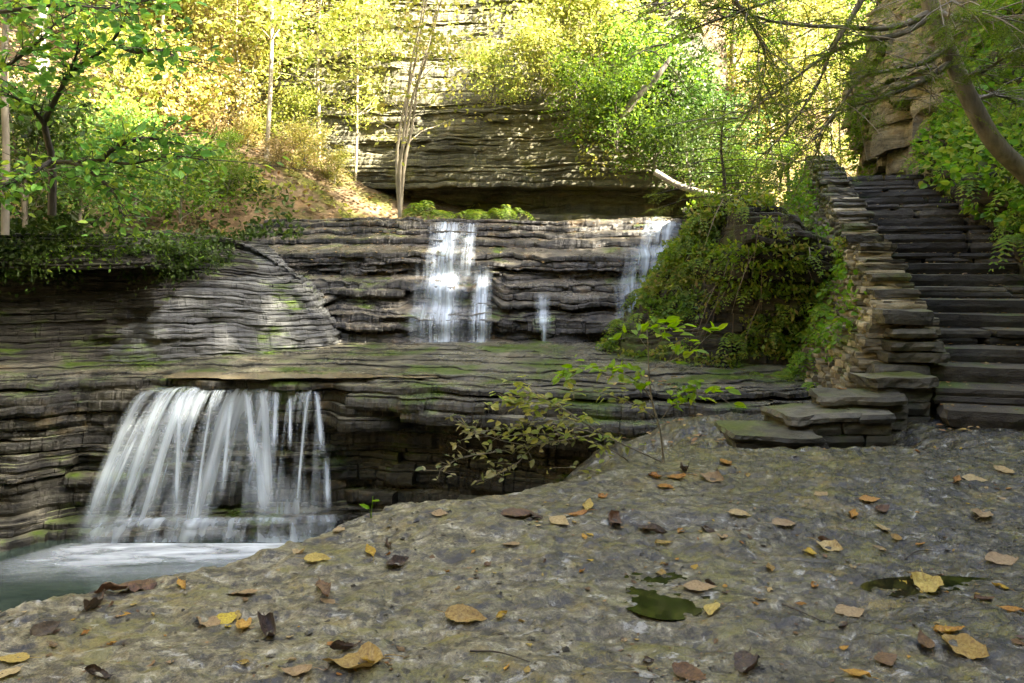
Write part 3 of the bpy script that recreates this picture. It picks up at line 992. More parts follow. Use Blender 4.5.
# water standing in the hollows of the shelf
fxx, fyy = np.meshgrid(np.linspace(-3.5, 1.0, 70), np.linspace(0, 1, 14))
fyy = 8.0 + .22 * fbm(fxx * 1.6, 1.1, o=4) + .10 * sst(-.5, 1.0, fxx) * 3 + fyy * .8
tag(mk('shallow_water', np.stack([fxx, fyy, np.full_like(fxx, .027)], -1).reshape(-1, 3), gridfaces(14, 70), M['film']), kind='structure')


def sheet(bag, top, bot, prof, nu=60, nv=40, wob=.015, seed=0):
    """water between a lip line and a foot line, prof(v)->(share of the way out, share of the way down)"""
    tp, _ = smooth_path(top, nu)
    bt, _ = smooth_path(bot, nu)
    v = np.linspace(0, 1, nv)
    o, d = prof(v)
    V = np.empty((nv, nu, 3))
    V[..., :2] = tp[None, :, :2] * (1 - o[:, None, None]) + bt[None, :, :2] * o[:, None, None]
    V[..., 2] = tp[None, :, 2] * (1 - d[:, None]) + bt[None, :, 2] * d[:, None]
    uu, vv = np.meshgrid(np.linspace(0, 1, nu), v)
    V[..., 1] += wob * fbm(uu * 14 + seed, vv * 1.5, o=3, seed=seed)
    bag.add(V.reshape(-1, 3), gridfaces(nv, nu), U=np.stack([uu, vv], -1).reshape(-1, 2))


def fall_prof(v):
    w = np.clip((v - .10) / .90, 0, 1)
    return np.where(v < .10, (v - .10) * 3.5, np.sqrt(w) * .35 + w * .65), np.clip(w ** 1.15, 0, 1) + np.where(v < .1, (v - .1) * .25, 0)

lower = thing('waterfall', 'wide silky white waterfall fanning over the lower ledge into the green pool', 'waterfall', (-3.1, 7.4, POOL))


def rel(L):
    return [np.asarray(p, float) - np.array([-3.1, 7.4, POOL]) for p in L]


b = Bag()
sheet(b, rel([at(148, 388, 8.0), at(200, 386, 8.02), at(255, 388, 8.0), at(300, 390, 8.0), at(330, 392, 8.0)]),
      rel([at(66, 534, 7.45), at(155, 520, 7.5), at(240, 520, 7.5), at(290, 518, 7.5), at(332, 515, 7.55)]), fall_prof, 120, 40, .03, 1)
sheet(b, rel([at(150, 390, 7.96), at(185, 388, 7.96), at(235, 390, 7.96)]), rel([at(68, 537, 7.38), at(124, 528, 7.42), at(215, 522, 7.45)]), fall_prof, 80, 40, .03, 5)
b.build('veil', M['veil'], lower)
b = Bag()
sheet(b, rel([at(92, 517, 7.5), at(200, 516, 7.5), at(270, 517, 7.5), at(345, 514, 7.5)]), rel([at(66, 543, 7.33), at(200, 543, 7.33), at(270, 543, 7.33), at(352, 541, 7.36)]),
      lambda v: (np.sqrt(v), v ** 1.6), 120, 16, .03, 9)
b.build('bottom_tier', M['tier'], lower)
b = Bag()
for (x0, y0, x1, y1, w0, w1, q) in [(214, 398, 192, 543, 5, 7, 0), (148, 392, 82, 540, 16, 20, 1), (168, 390, 118, 528, 14, 16, 2), (186, 392, 142, 525, 12, 16, 3), (262, 390, 270, 520, 18, 22, 4),
                                 (246, 392, 254, 470, 9, 16, 5), (256, 440, 266, 525, 18, 30, 6), (309, 392, 296, 520, 5, 6, 7), (316, 393, 322, 455, 6, 10, 8), (276, 392, 274, 455, 8, 9, 9), (326, 460, 328, 510, 8, 9, 10),
                                 (180, 400, 176, 522, 8, 10, 11), (232, 400, 222, 500, 6, 8, 12), (290, 398, 290, 450, 5, 6, 13)]:
    top = [at(x0 - w0 / 2, y0, 7.92), at(x0 + w0 / 2, y0, 7.92)]
    bot = [at(x1 - w1 / 2, y1, 7.36), at(x1 + w1 / 2, y1, 7.36)]
    sheet(b, rel(top), rel(bot), fall_prof, 10, 30, .0, 20 + q)
b.build('thread', M['thread'], lower)
b = Bag()
sheet(b, rel([at(62, 541, 7.45), at(200, 541, 7.45), at(360, 538, 7.45)]) , rel([np.array([-5.0, 6.3, POOL]), np.array([-2.9, 6.4, POOL]), np.array([-1.3, 6.7, POOL])]), lambda v: (v, v), 60, 30, 0)
b.V[0][:, 2] = .006
b.build('foam', M['foam'], lower)

# ------------------------------------------------------------------ upper falls
def ledge_fall(name, label, strands, mat, out=.03, part='veil'):
    """water that follows the ledge: the surface is laid a little in front of the rock it runs over"""
    P, s = smooth_path(UP, 760)
    base = None
    root = None
    E = UV_.reshape(UV_.shape[0], 760, 3)
    b = Bag()
    for (xa, xb, sh, z_hi, z_lo) in strands:
        cols = np.where((P[:, 0] > xa) & (P[:, 0] < xb))[0]
        if len(cols) < 4: cols = np.arange(cols[0] - 2, cols[0] + 3)
        Z = np.linspace(z_hi, z_lo, 46)
        V = np.empty((46, len(cols), 3))
        for j, cc in enumerate(cols):
            c = E[:, cc]
            # front-most rock (least Y) at or above each height, eased downwards: water falls free from each lip
            order = np.argsort(c[:, 2])
            yy = np.interp(Z, c[order, 2], np.minimum.accumulate(c[order, 1][::-1])[::-1])
            yy = np.minimum.accumulate(yy)
            V[:, j, 0] = c[0, 0] + sh * (z_hi - Z) / max(.1, z_hi - z_lo)
            V[:, j, 1] = yy - out
            V[:, j, 2] = Z
        # smooth over neighbours so that it reads as water
        for _ in range(3):
            V[:, 1:-1, 1] = (V[:, :-2, 1] + V[:, 1:-1, 1] + V[:, 2:, 1]) / 3
            V[1:-1, :, 1] = (V[:-2, :, 1] + V[1:-1, :, 1] + V[2:, :, 1]) / 3
        uu, vv = np.meshgrid(np.linspace(0, 1, len(cols)), np.linspace(0, 1, 46))
        if base is None: base = V[-1, len(cols) // 2].copy()
        b.add(V.reshape(-1, 3) - base, gridfaces(46, len(cols)), U=np.stack([uu, vv], -1).reshape(-1, 2))
    root = thing(name, label, 'waterfall', base)
    b.build(part, mat, root)
    return root


ledge_fall('waterfall', 'tall white middle waterfall dropping down the dark upper ledge', [(-1.30, -.66, .05, 1.92, 1.0), (-1.16, -.84, .0, 1.90, .6), (-1.42, -.52, .0, 1.22, .03), (-1.22, -.66, .0, .95, .03), (-.74, -.50, .0, 1.9, 1.0)], M['veil_up'])
ledge_fall('waterfall', 'thin white thread of water right beside the tall middle waterfall', [(-.60, -.24, .0, 1.18, .03), (-.56, -.30, .0, 1.1, .03)], M['veil_up'])
ledge_fall('waterfall', 'faint short trickle on the dark rock midway between the two upper falls', [(.28, .52, .0, .80, .3), (.36, .46, .0, .6, .03)], M['thread'], .02)
ledge_fall('waterfall', 'narrow white cascade tumbling behind the mossy bank at the upper right', [(1.95, 2.6, -.3, 1.95, 1.25), (1.5, 2.4, -.2, 1.5, .7), (1.3, 1.85, -.05, .95, .15)], M['veil_up'], .04)
# ------------------------------------------------------------------ vegetation
M['lf_yel'] = leafmat('yellow_leaves', [(.22, .26, .055), (.30, .29, .07), (.17, .23, .045), (.38, .33, .11), (.13, .18, .035)], .5)
M['lf_grn'] = leafmat('green_leaves', [(.07, .14, .02), (.12, .20, .025), (.045, .09, .02), (.18, .24, .03)], .5)
M['lf_blu'] = leafmat('cool_green_leaves', [(.08, .19, .045), (.13, .26, .05), (.06, .14, .04), (.20, .30, .05), (.27, .33, .05)], .5)
M['lf_rb'] = leafmat('right_bank_leaves', [(.09, .20, .025), (.15, .27, .03), (.06, .13, .02), (.22, .31, .04), (.26, .28, .05)], .45)
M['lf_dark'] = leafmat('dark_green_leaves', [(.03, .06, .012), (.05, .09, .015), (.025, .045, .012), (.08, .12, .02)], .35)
M['lf_or'] = leafmat('orange_leaves', [(.40, .33, .12), (.32, .31, .06), (.36, .27, .10), (.48, .42, .24), (.20, .26, .045)], .45)
M['lf_pale'] = leafmat('dry_pale_leaves', [(.34, .26, .13), (.26, .20, .09), (.40, .30, .17), (.22, .22, .05), (.15, .11, .06)], .4)
M['lf_brt'] = leafmat('bright_leaves', [(.16, .32, .02), (.22, .38, .03), (.12, .25, .02), (.30, .38, .04)], .5, .4)
M['lf_fern'] = leafmat('fern_fronds', [(.10, .20, .02), (.16, .27, .03), (.07, .13, .015), (.24, .29, .03)], .45)
M['lf_bank'] = leafmat('bank_growth', [(.12, .19, .025), (.20, .26, .035), (.07, .11, .02), (.30, .31, .06), (.24, .18, .07)], .45)
M['needle'] = leafmat('hemlock_needles', [(.07, .11, .018), (.12, .17, .022), (.17, .20, .03), (.05, .08, .016)], .5)
M['dead'] = leafmat('withered_leaves', [(.22, .21, .10), (.12, .15, .06), (.28, .24, .12), (.24, .26, .05)], .35)
M['litter'] = leafmat('leaf_litter_blades', [(.28, .15, .05), (.17, .10, .05), (.36, .25, .10), (.10, .07, .04), (.40, .30, .10)], .2)
M['grass'] = leafmat('grass_blades', [(.16, .23, .04), (.24, .28, .07), (.11, .16, .03), (.30, .28, .12)], .4)
M['grass_dry'] = leafmat('dry_grass', [(.12, .09, .05), (.08, .06, .035), (.2, .16, .09)], .2)
M['bk_dark'] = bark('dark_bark', (.016, .013, .010), (.06, .05, .038))
M['bk_grey'] = bark('grey_bark', (.07, .062, .048), (.30, .265, .20))
M['bk_pale'] = bark('pale_bark', (.14, .12, .08), (.34, .30, .22))


def tree_parts(name, seed, h, r, base, spread, nlimb, nleaf, ls, leaf, barkm, root, lean=(0, 0), rise=.35, stems=1, flat=.5, kind=4, up=.5, bend=.05):
    """trunk(s) with limbs and twigs, and a crown of single leaves gathered round the twigs"""
    rg = np.random.default_rng(seed)
    tb, cb = Bag(), Bag()
    pts, dirs = [], []
    for sI in range(stems):
        ln = np.array(lean) + (rg.uniform(-.28, .28, 2) if stems > 1 else 0)
        hh = h * (1 if sI == 0 else rg.uniform(.7, .95))
        zz = np.linspace(0, 1, 8)
        path = np.stack([ln[0] * hh * zz ** 1.2 + bend * h * .5 * np.cumsum(rg.normal(size=8) * .25), ln[1] * hh * zz ** 1.2 + bend * h * .5 * np.cumsum(rg.normal(size=8) * .25), zz * hh], 1)
        path[0] = (0, 0, -.15)
        path[1:, :2] -= path[0, :2]
        rr = r / (1 if stems == 1 else 1.4)
        P = tube(tb, path, [rr * 1.35, rr, rr * .8, rr * .55, rr * .18], 7, 22)
        for k in range(nlimb // stems):
            f = base + (1 - base) * ((k + rg.uniform(0, 1)) / (nlimb / stems))
            p0 = P[min(21, int(f * 21))]
            a = k * 2.4 + rg.uniform(-.5, .5) + sI
            L = spread * (1.05 - .6 * (f - base) / (1 - base + 1e-6)) * rg.uniform(.6, 1.15)
            d = np.array([math.cos(a), math.sin(a), rise + rg.uniform(-.2, .3)])
            q = [p0]
            for i in range(4):
                d = d + rg.normal(size=3) * .16 + np.array([0, 0, .03 if i < 2 else -.10])
                q.append(q[-1] + d / np.linalg.norm(d) * L / 4)
            lr = max(.006, rr * .42 * (1 - .6 * f))
            Q = tube(tb, q, [lr, lr * .6, lr * .2], 5, 10)
            for i in range(3, 10):
                pts.append(Q[i]); dirs.append(Q[i] - Q[i - 1])
                if i % 2 == 0:
                    e = Q[i] + (rg.normal(size=3) * np.array([1, 1, .45]) + d * .5) * L * .24
                    tube(tb, [Q[i], (Q[i] + e) / 2 + rg.normal(size=3) * .03, e], [lr * .3, lr * .12], 4, 5)
                    for u in (.4, .7, 1.0):
                        pts.append(Q[i] * (1 - u) + e * u); dirs.append(e - Q[i])
    pts, dirs = np.array(pts), np.array(dirs)
    w = rg.gamma(.7, 1, len(pts)); w /= w.sum()
    idx = rg.choice(len(pts), nleaf, p=w)
    sg = spread * .13
    pos = pts[idx] + rg.normal(size=(nleaf, 3)) * np.array([sg, sg, sg * flat])
    leaves(cb, pos, ls * rg.uniform(.35, 1.4, nleaf), rg, up=up, kind=kind, aspect=.62, dirs=dirs[idx] * 2, droop=.15)
    tb.build('trunk', barkm, root, True)
    cb.build('crown', leaf, root)


def hzs(p):
    return float(hz(np.array([p[0]]), np.array([p[1]]))[0])


def stand(px, Y, dz=0.0):
    x = (px - 512) / F_PX * Y
    return (x, Y, hzs((x, Y)) + dz)


# --- sources of the forest trees: each is the first tree of its kind, then copied
GF = 'sunlit forest trees on the slopes behind the falls'
protos = {}


def proto(key, label, cat, loc, name, **k):
    root = thing(name, label, cat, loc, group=GF)
    tree_parts(name, root=root, **k)
    protos[key] = root
    return root


proto('tall', 'thin tall pale trunk rising from the leaf-strewn slope, left of the cliff', 'tree', stand(266, 14.2), 'slender_tree', seed=1, h=9.5, r=.034, base=.2, spread=1.7, nlimb=34, nleaf=5200, ls=.105, leaf=M['lf_yel'], barkm=M['bk_pale'], rise=.3)
proto('round', 'bushy yellow-green tree on the slope behind the pale thin trunk', 'tree', stand(205, 19.5), 'broadleaf_tree', seed=2, h=7.5, r=.12, base=.2, spread=2.9, nlimb=30, nleaf=10000, ls=.11, leaf=M['lf_yel'], barkm=M['bk_grey'], rise=.4)
proto('loose', 'loose airy yellow tree over the left end of the cliff', 'tree', stand(330, 17.2), 'broadleaf_tree', seed=3, h=8.5, r=.10, base=.15, spread=3.1, nlimb=26, nleaf=7500, ls=.11, leaf=M['lf_yel'], barkm=M['bk_pale'], rise=.25)
proto('multi', 'many-stemmed yellow tree standing alone before the cliff foot', 'tree', at(400, 208, 13.2), 'forked_tree', seed=14, h=5.6, r=.034, base=.25, spread=1.7, nlimb=44, nleaf=3600, ls=.09, leaf=M['lf_yel'], barkm=M['bk_pale'], stems=4, rise=.5)
proto('bush', 'orange-tinged bush on the sunny slope left of the pale thin trunk', 'bush', stand(225, 15.5), 'bush', seed=5, h=1.5, r=.03, base=.05, spread=1.15, nlimb=22, nleaf=3800, ls=.08, leaf=M['lf_or'], barkm=M['bk_grey'], stems=3, rise=.6, flat=.8)

T = [  # source, pixel column, depth, scale, turn, crown material, label
    ('tall', 165, 15.5, .95, 2.0, None, 'thin pale trunk on the slope nearest the dark left trees'),
    ('tall', 320, 15.3, .85, 4.0, None, 'slim tree whose trunk crosses the left end of the cliff'),
    ('tall', 250, 18.0, 1.1, 1.0, 'lf_or', 'slender orange-leaved tree far up the slope behind the pale thin trunk'),
    ('round', 110, 18, 1.0, 1.3, 'lf_or', 'orange-tinted tree behind the overhanging left branches'),
    ('round', 40, 15, 1.0, 2.3, 'lf_grn', 'green tree behind the dark stems at the left edge'),
    ('loose', 160, 22, 1.2, 3.0, None, 'yellow tree high on the slope above the left bushes'),
    ('round', 270, 24, 1.2, 5.0, None, 'broad yellow tree high up between the two thin trunks'),
    ('loose', 345, 24, 1.25, 1.9, 'lf_yel', 'airy tree at the top of the slope over the cliff corner'),
    ('loose', 440, 19.5, .9, .6, None, 'yellow tree on the cliff top behind the many-stemmed tree'),
    ('round', 470, 19, .85, 2.9, None, 'round yellow-green tree on the cliff top above the hanging bushes'),
    ('loose', 525, 18, .85, 4.4, 'lf_pale', 'pale dry-leaved tree on the middle of the cliff top'),
    ('round', 585, 19, .9, .4, None, 'bright tree on the cliff top just left of the leaning log'),
    ('loose', 640, 18.5, .9, 3.3, 'lf_pale', 'pale pinkish tree on the cliff top above the leaning log'),
    ('round', 685, 21, 1.0, 1.1, 'lf_yel', 'yellow tree at the right corner of the cliff top'),
    ('loose', 440, 26, 1.2, 2.6, None, 'distant yellow tree in the second row above the cliff, left of centre'),
    ('round', 520, 27, 1.3, 5.5, 'lf_or', 'distant orange tree in the second row above the cliff'),
    ('loose', 600, 27, 1.3, .9, None, 'distant airy yellow tree in the second row above the cliff, right of centre'),
    ('round', 670, 28, 1.3, 3.9, None, 'distant round tree far above the cliff corner'),
    ('tall', 790, 18.5, 1.0, 1.5, 'lf_yel', 'straight dark-looking trunk in the bright gap behind the wall top'),
    ('loose', 735, 20, 1.0, 2.2, None, 'glowing yellow tree in the gap just right of the cliff'),
    ('round', 770, 26, 1.1, 4.0, None, 'glowing round tree far down the gap beyond the stairs'),
    ('loose', 825, 23, 1.05, 5.2, None, 'glowing airy tree in the gap above the top step'),
    ('round', 850, 31, 1.3, .2, None, 'farthest bright tree in the gap beside the warm rock outcrop'),
    ('tall', 760, 17, .7, 3.1, 'lf_grn', 'young green tree at the left side of the bright gap'),
    ('loose', 715, 30, 1.4, 1.2, None, 'tall distant yellow tree closing the left of the gap'),
    ('tall', 838, 19.0, .6, 5.5, 'lf_yel', 'small slim tree beside the path above the stairs'),
    ('round', 905, 17.5, .8, 2.0, 'lf_grn', 'green tree on top of the warm rock outcrop'),
    ('round', 985, 15.0, .8, 3.5, 'lf_dark', 'dark green tree on the bank above the right outcrop'),
    ('round', -30, 19, 1.2, 4.1, 'lf_yel', 'yellow-lit tree beyond the left edge stems'),
    ('loose', 75, 24, 1.3, .3, 'lf_yel', 'sunlit tree high behind the top left leaves'),
]
T += [
    ('tall', 215, 16.5, .75, 2.7, None, 'slim bright tree halfway between the two left pale trunks'),
    ('tall', 290, 16.2, .65, .4, 'lf_pale', 'small slim dry-leaved tree just right of the pale thin trunk'),
    ('tall', 355, 15.0, .6, 5.2, None, 'slim tree standing before the left half of the cliff'),
    ('tall', 120, 16.0, .8, 3.9, 'lf_yel', 'slim lime-leaved tree behind the maple leaves'),
    ('multi', 240, 15.2, .8, 2.2, None, 'forked airy tree low on the sunny slope left of the pale thin trunk'),
]
for key, px, Y, sc, rz, cm, lab in T:
    dup(protos[key], stand(px, Y, -.1), rz, lab, GF, sc, M[cm] if cm else None)

GB = 'bushes on the slopes and ledges'
B = [
    ('bush', stand(185, 14.6), 1.0, 1.1, 'lf_or', 'orange bush low on the slope left of the terrace'),
    ('bush', stand(160, 17.0), 1.5, 2.1, 'lf_yel', 'yellow bush behind the thin trunk on the left'),
    ('bush', stand(205, 17.5), 1.4, 3.0, 'lf_pale', 'dry pale bush in the middle of the sunny slope'),
    ('bush', stand(245, 16.6), 1.3, 4.0, 'lf_pale', 'pale shrub directly behind the pale thin trunk'),
    ('bush', stand(290, 15.4), .7, 5.0, 'lf_yel', 'yellow shrub right of the pale thin trunk'),
    ('bush', stand(305, 14.4), .55, .5, 'lf_or', 'low rust-coloured bush at the left end of the cliff foot'),
    ('bush', stand(235, 20.0), 1.7, 1.5, 'lf_yel', 'yellow thicket near the top of the slope'),
    ('bush', stand(190, 21.5), 1.8, 2.5, 'lf_or', 'orange thicket near the top of the slope'),
    ('bush', stand(285, 19.0), 1.5, 3.5, 'lf_pale', 'pale thicket above the left cliff end'),
    ('bush', stand(130, 14.2), 1.2, .9, 'lf_yel', 'yellow-green bush behind the overhanging left branch'),
    ('bush', at(495, 100, 14.0), .6, 1.9, 'lf_yel', 'bright bush hanging from the cliff, leftmost of the row on its face'),
    ('bush', at(540, 92, 13.9), .7, 2.8, 'lf_yel', 'yellow-green bush on the cliff face next to the leftmost hanging one'),
    ('bush', at(580, 120, 13.6), .75, .8, 'lf_grn', 'green bush overhanging the middle of the cliff face'),
    ('bush', at(617, 145, 13.4), .8, 3.7, 'lf_grn', 'large green bush on the cliff below the leaning log'),
    ('bush', at(655, 170, 13.3), .7, 5.6, 'lf_grn', 'green bush low on the right part of the cliff'),
    ('bush', at(560, 60, 14.2), .9, 4.9, 'lf_yel', 'sunny bush at the cliff edge over the green overhanging one'),
    ('bush', at(640, 105, 14.0), 1.0, .1, 'lf_grn', 'bush around the foot of the leaning log'),
    ('bush', at(600, 62, 14.4), 1.1, 2.2, 'lf_yel', 'yellow bush on the cliff rim right of the middle'),
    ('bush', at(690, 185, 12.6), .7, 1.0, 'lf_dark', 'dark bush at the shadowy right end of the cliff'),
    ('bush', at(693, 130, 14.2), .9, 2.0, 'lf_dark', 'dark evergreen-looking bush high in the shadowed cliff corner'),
    ('bush', at(735, 205, 11.0), .45, 3.0, 'lf_grn', 'green bush on the crest of the mossy bank'),
    ('bush', at(780, 190, 11.4), .42, 4.0, 'lf_grn', 'leafy bush against the top of the stone wall'),
    ('bush', at(745, 205, 12.6), .5, 4.6, 'lf_grn', 'green bush behind the crest of the mossy bank'),
    ('bush', at(715, 170, 13.2), .9, .7, 'lf_dark', 'dim bush behind the right cascade'),
    ('bush', at(135, 205, 10.4), .7, 1.7, 'lf_blu', 'leafy green bush at the edge above the grey rock'),
    ('bush', at(80, 215, 9.4), .6, 2.7, 'lf_blu', 'cool green bush under the forked left stem'),
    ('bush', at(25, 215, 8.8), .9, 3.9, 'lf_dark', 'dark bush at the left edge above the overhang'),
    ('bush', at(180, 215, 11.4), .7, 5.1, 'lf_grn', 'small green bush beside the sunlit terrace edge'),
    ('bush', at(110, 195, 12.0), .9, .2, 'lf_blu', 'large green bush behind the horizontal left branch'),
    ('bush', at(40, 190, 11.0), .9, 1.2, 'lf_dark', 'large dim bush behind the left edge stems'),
    ('bush', at(225, 210, 12.4), .5, 5.1, 'lf_grn', 'low green tuft of a bush right of the terrace edge bush'),
]
B += [
    ('bush', stand(215, 14.6), .4, 2.2, 'lf_pale', 'low dry shrub on the bare slope left of the pale thin trunk foot'),
    ('bush', stand(248, 14.9), .35, .2, 'lf_or', 'tiny rust-tinged shrub at the foot of the pale thin trunk'),
    ('bush', stand(280, 14.0), .35, 3.2, 'lf_pale', 'small dry shrub low on the sandy slope by the terrace'),
    ('bush', stand(335, 14.6), .4, 4.2, 'lf_yel', 'small yellow shrub left of the many-stemmed tree'),
    ('bush', stand(300, 16.5), .6, 1.2, 'lf_grn', 'green shrub against the left edge of the cliff'),
    ('bush', stand(225, 13.6), .3, 5.2, 'lf_grn', 'smallest green shrub at the rim of the sandy slope'),
]
for key, loc, sc, rz, cm, lab in B:
    dup(protos[key], loc, rz, lab, GB, sc, M[cm])

# unseen trees added round the viewer to shade the gorge
GR = 'unseen trees added on the rim of the gorge for shade'
rim = [(9.8, 3.2), (11, .4), (9.5, -2.2), (12.5, -5), (10.5, 5.6), (13, 2.4), (13.5, -1.2), (9.6, 7.4), (15, 5), (16, 0)]
for i, (x, y) in enumerate(rim):
    dup(protos['round'], (x, y, hzs((x, y)) - .1), i * 1.7, 'unseen green tree added on the high rim right of the viewer for shade', GR, 1.05, M['lf_grn'])


for i, (x, y) in enumerate([(-4, -9), (1, -10), (6, -9.5), (-9, -8), (-12, -3), (-12, 2), (-11.5, 6.5), (-3, -13), (4, -13)]):  # unseen trees added to block low sky light from behind
    dup(protos['round'], (x, y, hzs((x, y)) - .1), i * 2.1, 'unseen green tree added on the slope behind the viewer to cut sky light', 'unseen trees added downstream behind the viewer', 1.1, M['lf_grn'])


# --- feathery growth spread over a surface
def surf(V, n, rg, keep=None):
    R, C = V.shape[:2]
    r = rg.integers(0, R - 1, n); c = rg.integers(0, C - 1, n)
    p = V[r, c]
    a = V[r, np.minimum(c + 1, C - 1)] - V[r, np.maximum(c - 1, 0)]
    b = V[np.minimum(r + 2, R - 1), c] - V[np.maximum(r - 2, 0), c]
    nn = np.cross(a, b)
    nn /= np.linalg.norm(nn, axis=1)[:, None] + 1e-9
    nn *= np.sign((nn * (np.array([[0, 0, 2.5]]) - p)).sum(1))[:, None] + 1e-9
    if keep is not None:
        k = keep(p)
        p, nn = p[k], nn[k]
    return p, nn


def blades(bag, P, D, L, w, rg, bend=.5):
    """thin arching blades"""
    n = len(P)
    L = np.broadcast_to(L, (n,))
    D = D / (np.linalg.norm(D, axis=1)[:, None] + 1e-9)
    S = np.cross(D, np.array([[0, 0, 1.]])) + rg.normal(size=(n, 3)) * .2
    S /= np.linalg.norm(S, axis=1)[:, None] + 1e-9
    rows = []
    for f, ww in ((0, 1), (.4, .9), (.75, .6), (1, .08)):
        c = P + D * (L * f)[:, None] - np.array([[0, 0, 1.]]) * (L * bend * f * f)[:, None]
        rows += [c - S * w * ww * .5, c + S * w * ww * .5]
    V = np.stack(rows, 1)
    q = np.array([[0, 1, 3, 2], [2, 3, 5, 4], [4, 5, 7, 6]])
    bag.add(V.reshape(-1, 3), (np.arange(n)[:, None, None] * 8 + q[None]).reshape(-1, 4))


def fern(bag, base, az, L, rg, n=9, arch=.7, wid=.26, npin=16, rise=.9):
    for k in range(n):
        a = az + rg.uniform(-1.3, 1.3)
        l = L * rg.uniform(.65, 1.1)
        u = np.linspace(0, 1, npin)
        d = np.array([math.cos(a), math.sin(a), 0])
        up = rise * rg.uniform(.5, 1.2)
        C = base + d * (l * u)[:, None] * .9 + np.array([0, 0, 1]) * (l * (up * u - (up * .75 + arch) * u ** 2))[:, None]
        T = np.gradient(C, axis=0); T /= np.linalg.norm(T, axis=1)[:, None]
        S = np.cross(T, [0, 0, 1.]); S /= np.linalg.norm(S, axis=1)[:, None] + 1e-9
        w = l * wid * np.sin(np.pi * np.clip(u * .9 + .1, 0, 1)) ** .8
        for sgn in (-1, 1):
            o = S * sgn
            q = l / npin * .75
            V = np.stack([C, C + o * (w * .5)[:, None] + T * q * .9, C + o * w[:, None] + T * q * .7 - np.array([0, 0, 1]) * (w * .2)[:, None], C + o * (w * .5)[:, None] - T * q * .3], 1)
            bag.add(V.reshape(-1, 3), np.arange(npin * 4).reshape(-1, 4))


rg = np.random.default_rng(77)
# growth on the mossy bank
bag = Bag()
p, nn = surf(BV, 52000, rg, lambda p: (vn(p[:, 0] * 2.2, p[:, 1] * 2.2, p[:, 2] * 2.6, seed=5) > -.15 + .3 * (p[:, 2] < .8) - .25 * (p[:, 0] < 2.2)) & (p[:, 0] < 5.0))
msk = fbm(p[:, 0] * 1.6, p[:, 1] * 1.6, p[:, 2] * 2.0, o=3, seed=15)
bagb, bagc = Bag(), Bag()
for k, bb in ((msk > .15, bagb), ((msk <= .15) & (msk > -.3), bag), (msk <= -.3, bagc)):
    q, m = p[k], nn[k]
    leaves(bb, q + m * rg.uniform(.0, .12, len(q))[:, None], rg.uniform(.03, .075, len(q)), rg, up=.35, kind=4, dirs=m + np.array([[0, 0, -.6]]), aspect=.55)
tag(bagb.build('foliage', M['lf_fern']), kind='stuff')
tag(bagc.build('foliage', M['lf_grn']), kind='stuff')
p, nn = surf(BV, 16000, rg, lambda p: (p[:, 2] > .5) & (vn(p[:, 0] * 2, p[:, 1] * 2, seed=3) > -.3))
bagg = Bag()
blades(bagg, p, nn + np.array([[0, 0, .6]]) + rg.normal(size=p.shape) * .4, rg.uniform(.07, .22, len(p)), .006, rg, .8)
tag(bagg.build('grass', M['grass']), kind='stuff')
p, nn = surf(BV, 350, rg, lambda p: (p[:, 2] > .6) & (p[:, 0] > 2.2) & (p[:, 1] < 10))
bagd = Bag()
blades(bagd, p + nn * .1, nn * .5 + rg.normal(size=p.shape) * .2 - [0, 0, .8], rg.uniform(.2, .6, len(p)), .010, rg, .4)
tag(bagd.build('roots', M['grass_dry']), kind='stuff')
tag(bag.build('foliage', M['lf_bank']), kind='stuff')
bag = Bag()
for _ in range(190):
    p, nn = surf(BV, 1, rg)
    if p[0, 1] < 10.4 and p[0, 2] < 1.75:
        fern(bag, p[0] + nn[0] * .03, math.atan2(nn[0, 1], nn[0, 0]), rg.uniform(.2, .36), rg, 6, .9, .2, 12, .6)
for _ in range(46):
    x = rg.uniform(2.3, 3.9); fern(bag, np.array([x, rg.uniform(7.9, 8.4), .0]), -1.5, rg.uniform(.12, .24), rg, 8, .5, .28, 10, 1.3)
tag(bag.build('ferns', M['lf_fern']), kind='stuff')
# creepers on the wall face
bag = Bag()
n = 9000
u = rg.uniform(0, WL, n); zz = rg.uniform(-.1, 3.0, n)
ok = (zz < wtop(u) - .1) & (vn(u * 1.3, zz * 1.6, seed=9) > .65 - np.clip(u / 1.7, 0, 1.0) * 1.3)
u, zz = u[ok], zz[ok]
P = np.stack([W0[0] + WD[0] * u - WN[0] * (wout(u, zz) + .04), W0[1] + WD[1] * u - WN[1] * (wout(u, zz) + .04), zz], 1) + rg.normal(size=(len(u), 3)) * .05
leaves(bag, P, rg.uniform(.035, .085, len(u)), rg, up=.3, kind=6, dirs=np.tile([[-.8, -.5, -.3]], (len(u), 1)), aspect=.7)
for q in range(40):
    u0 = rg.uniform(.9, 4.5)
    z0_ = rg.uniform(.0, min(2.0, float(wtop(u0)) - .3))
    o_ = float(wout(u0, z0_)) + .03
    fern(bag, np.array([W0[0] + WD[0] * u0 - WN[0] * o_, W0[1] + WD[1] * u0 - WN[1] * o_, z0_]), math.pi * 1.1, rg.uniform(.15, .32), rg, 5, .9, .22, 11, .6)
tag(bag.build('creeper', M['lf_brt' if False else 'lf_fern']), kind='stuff')
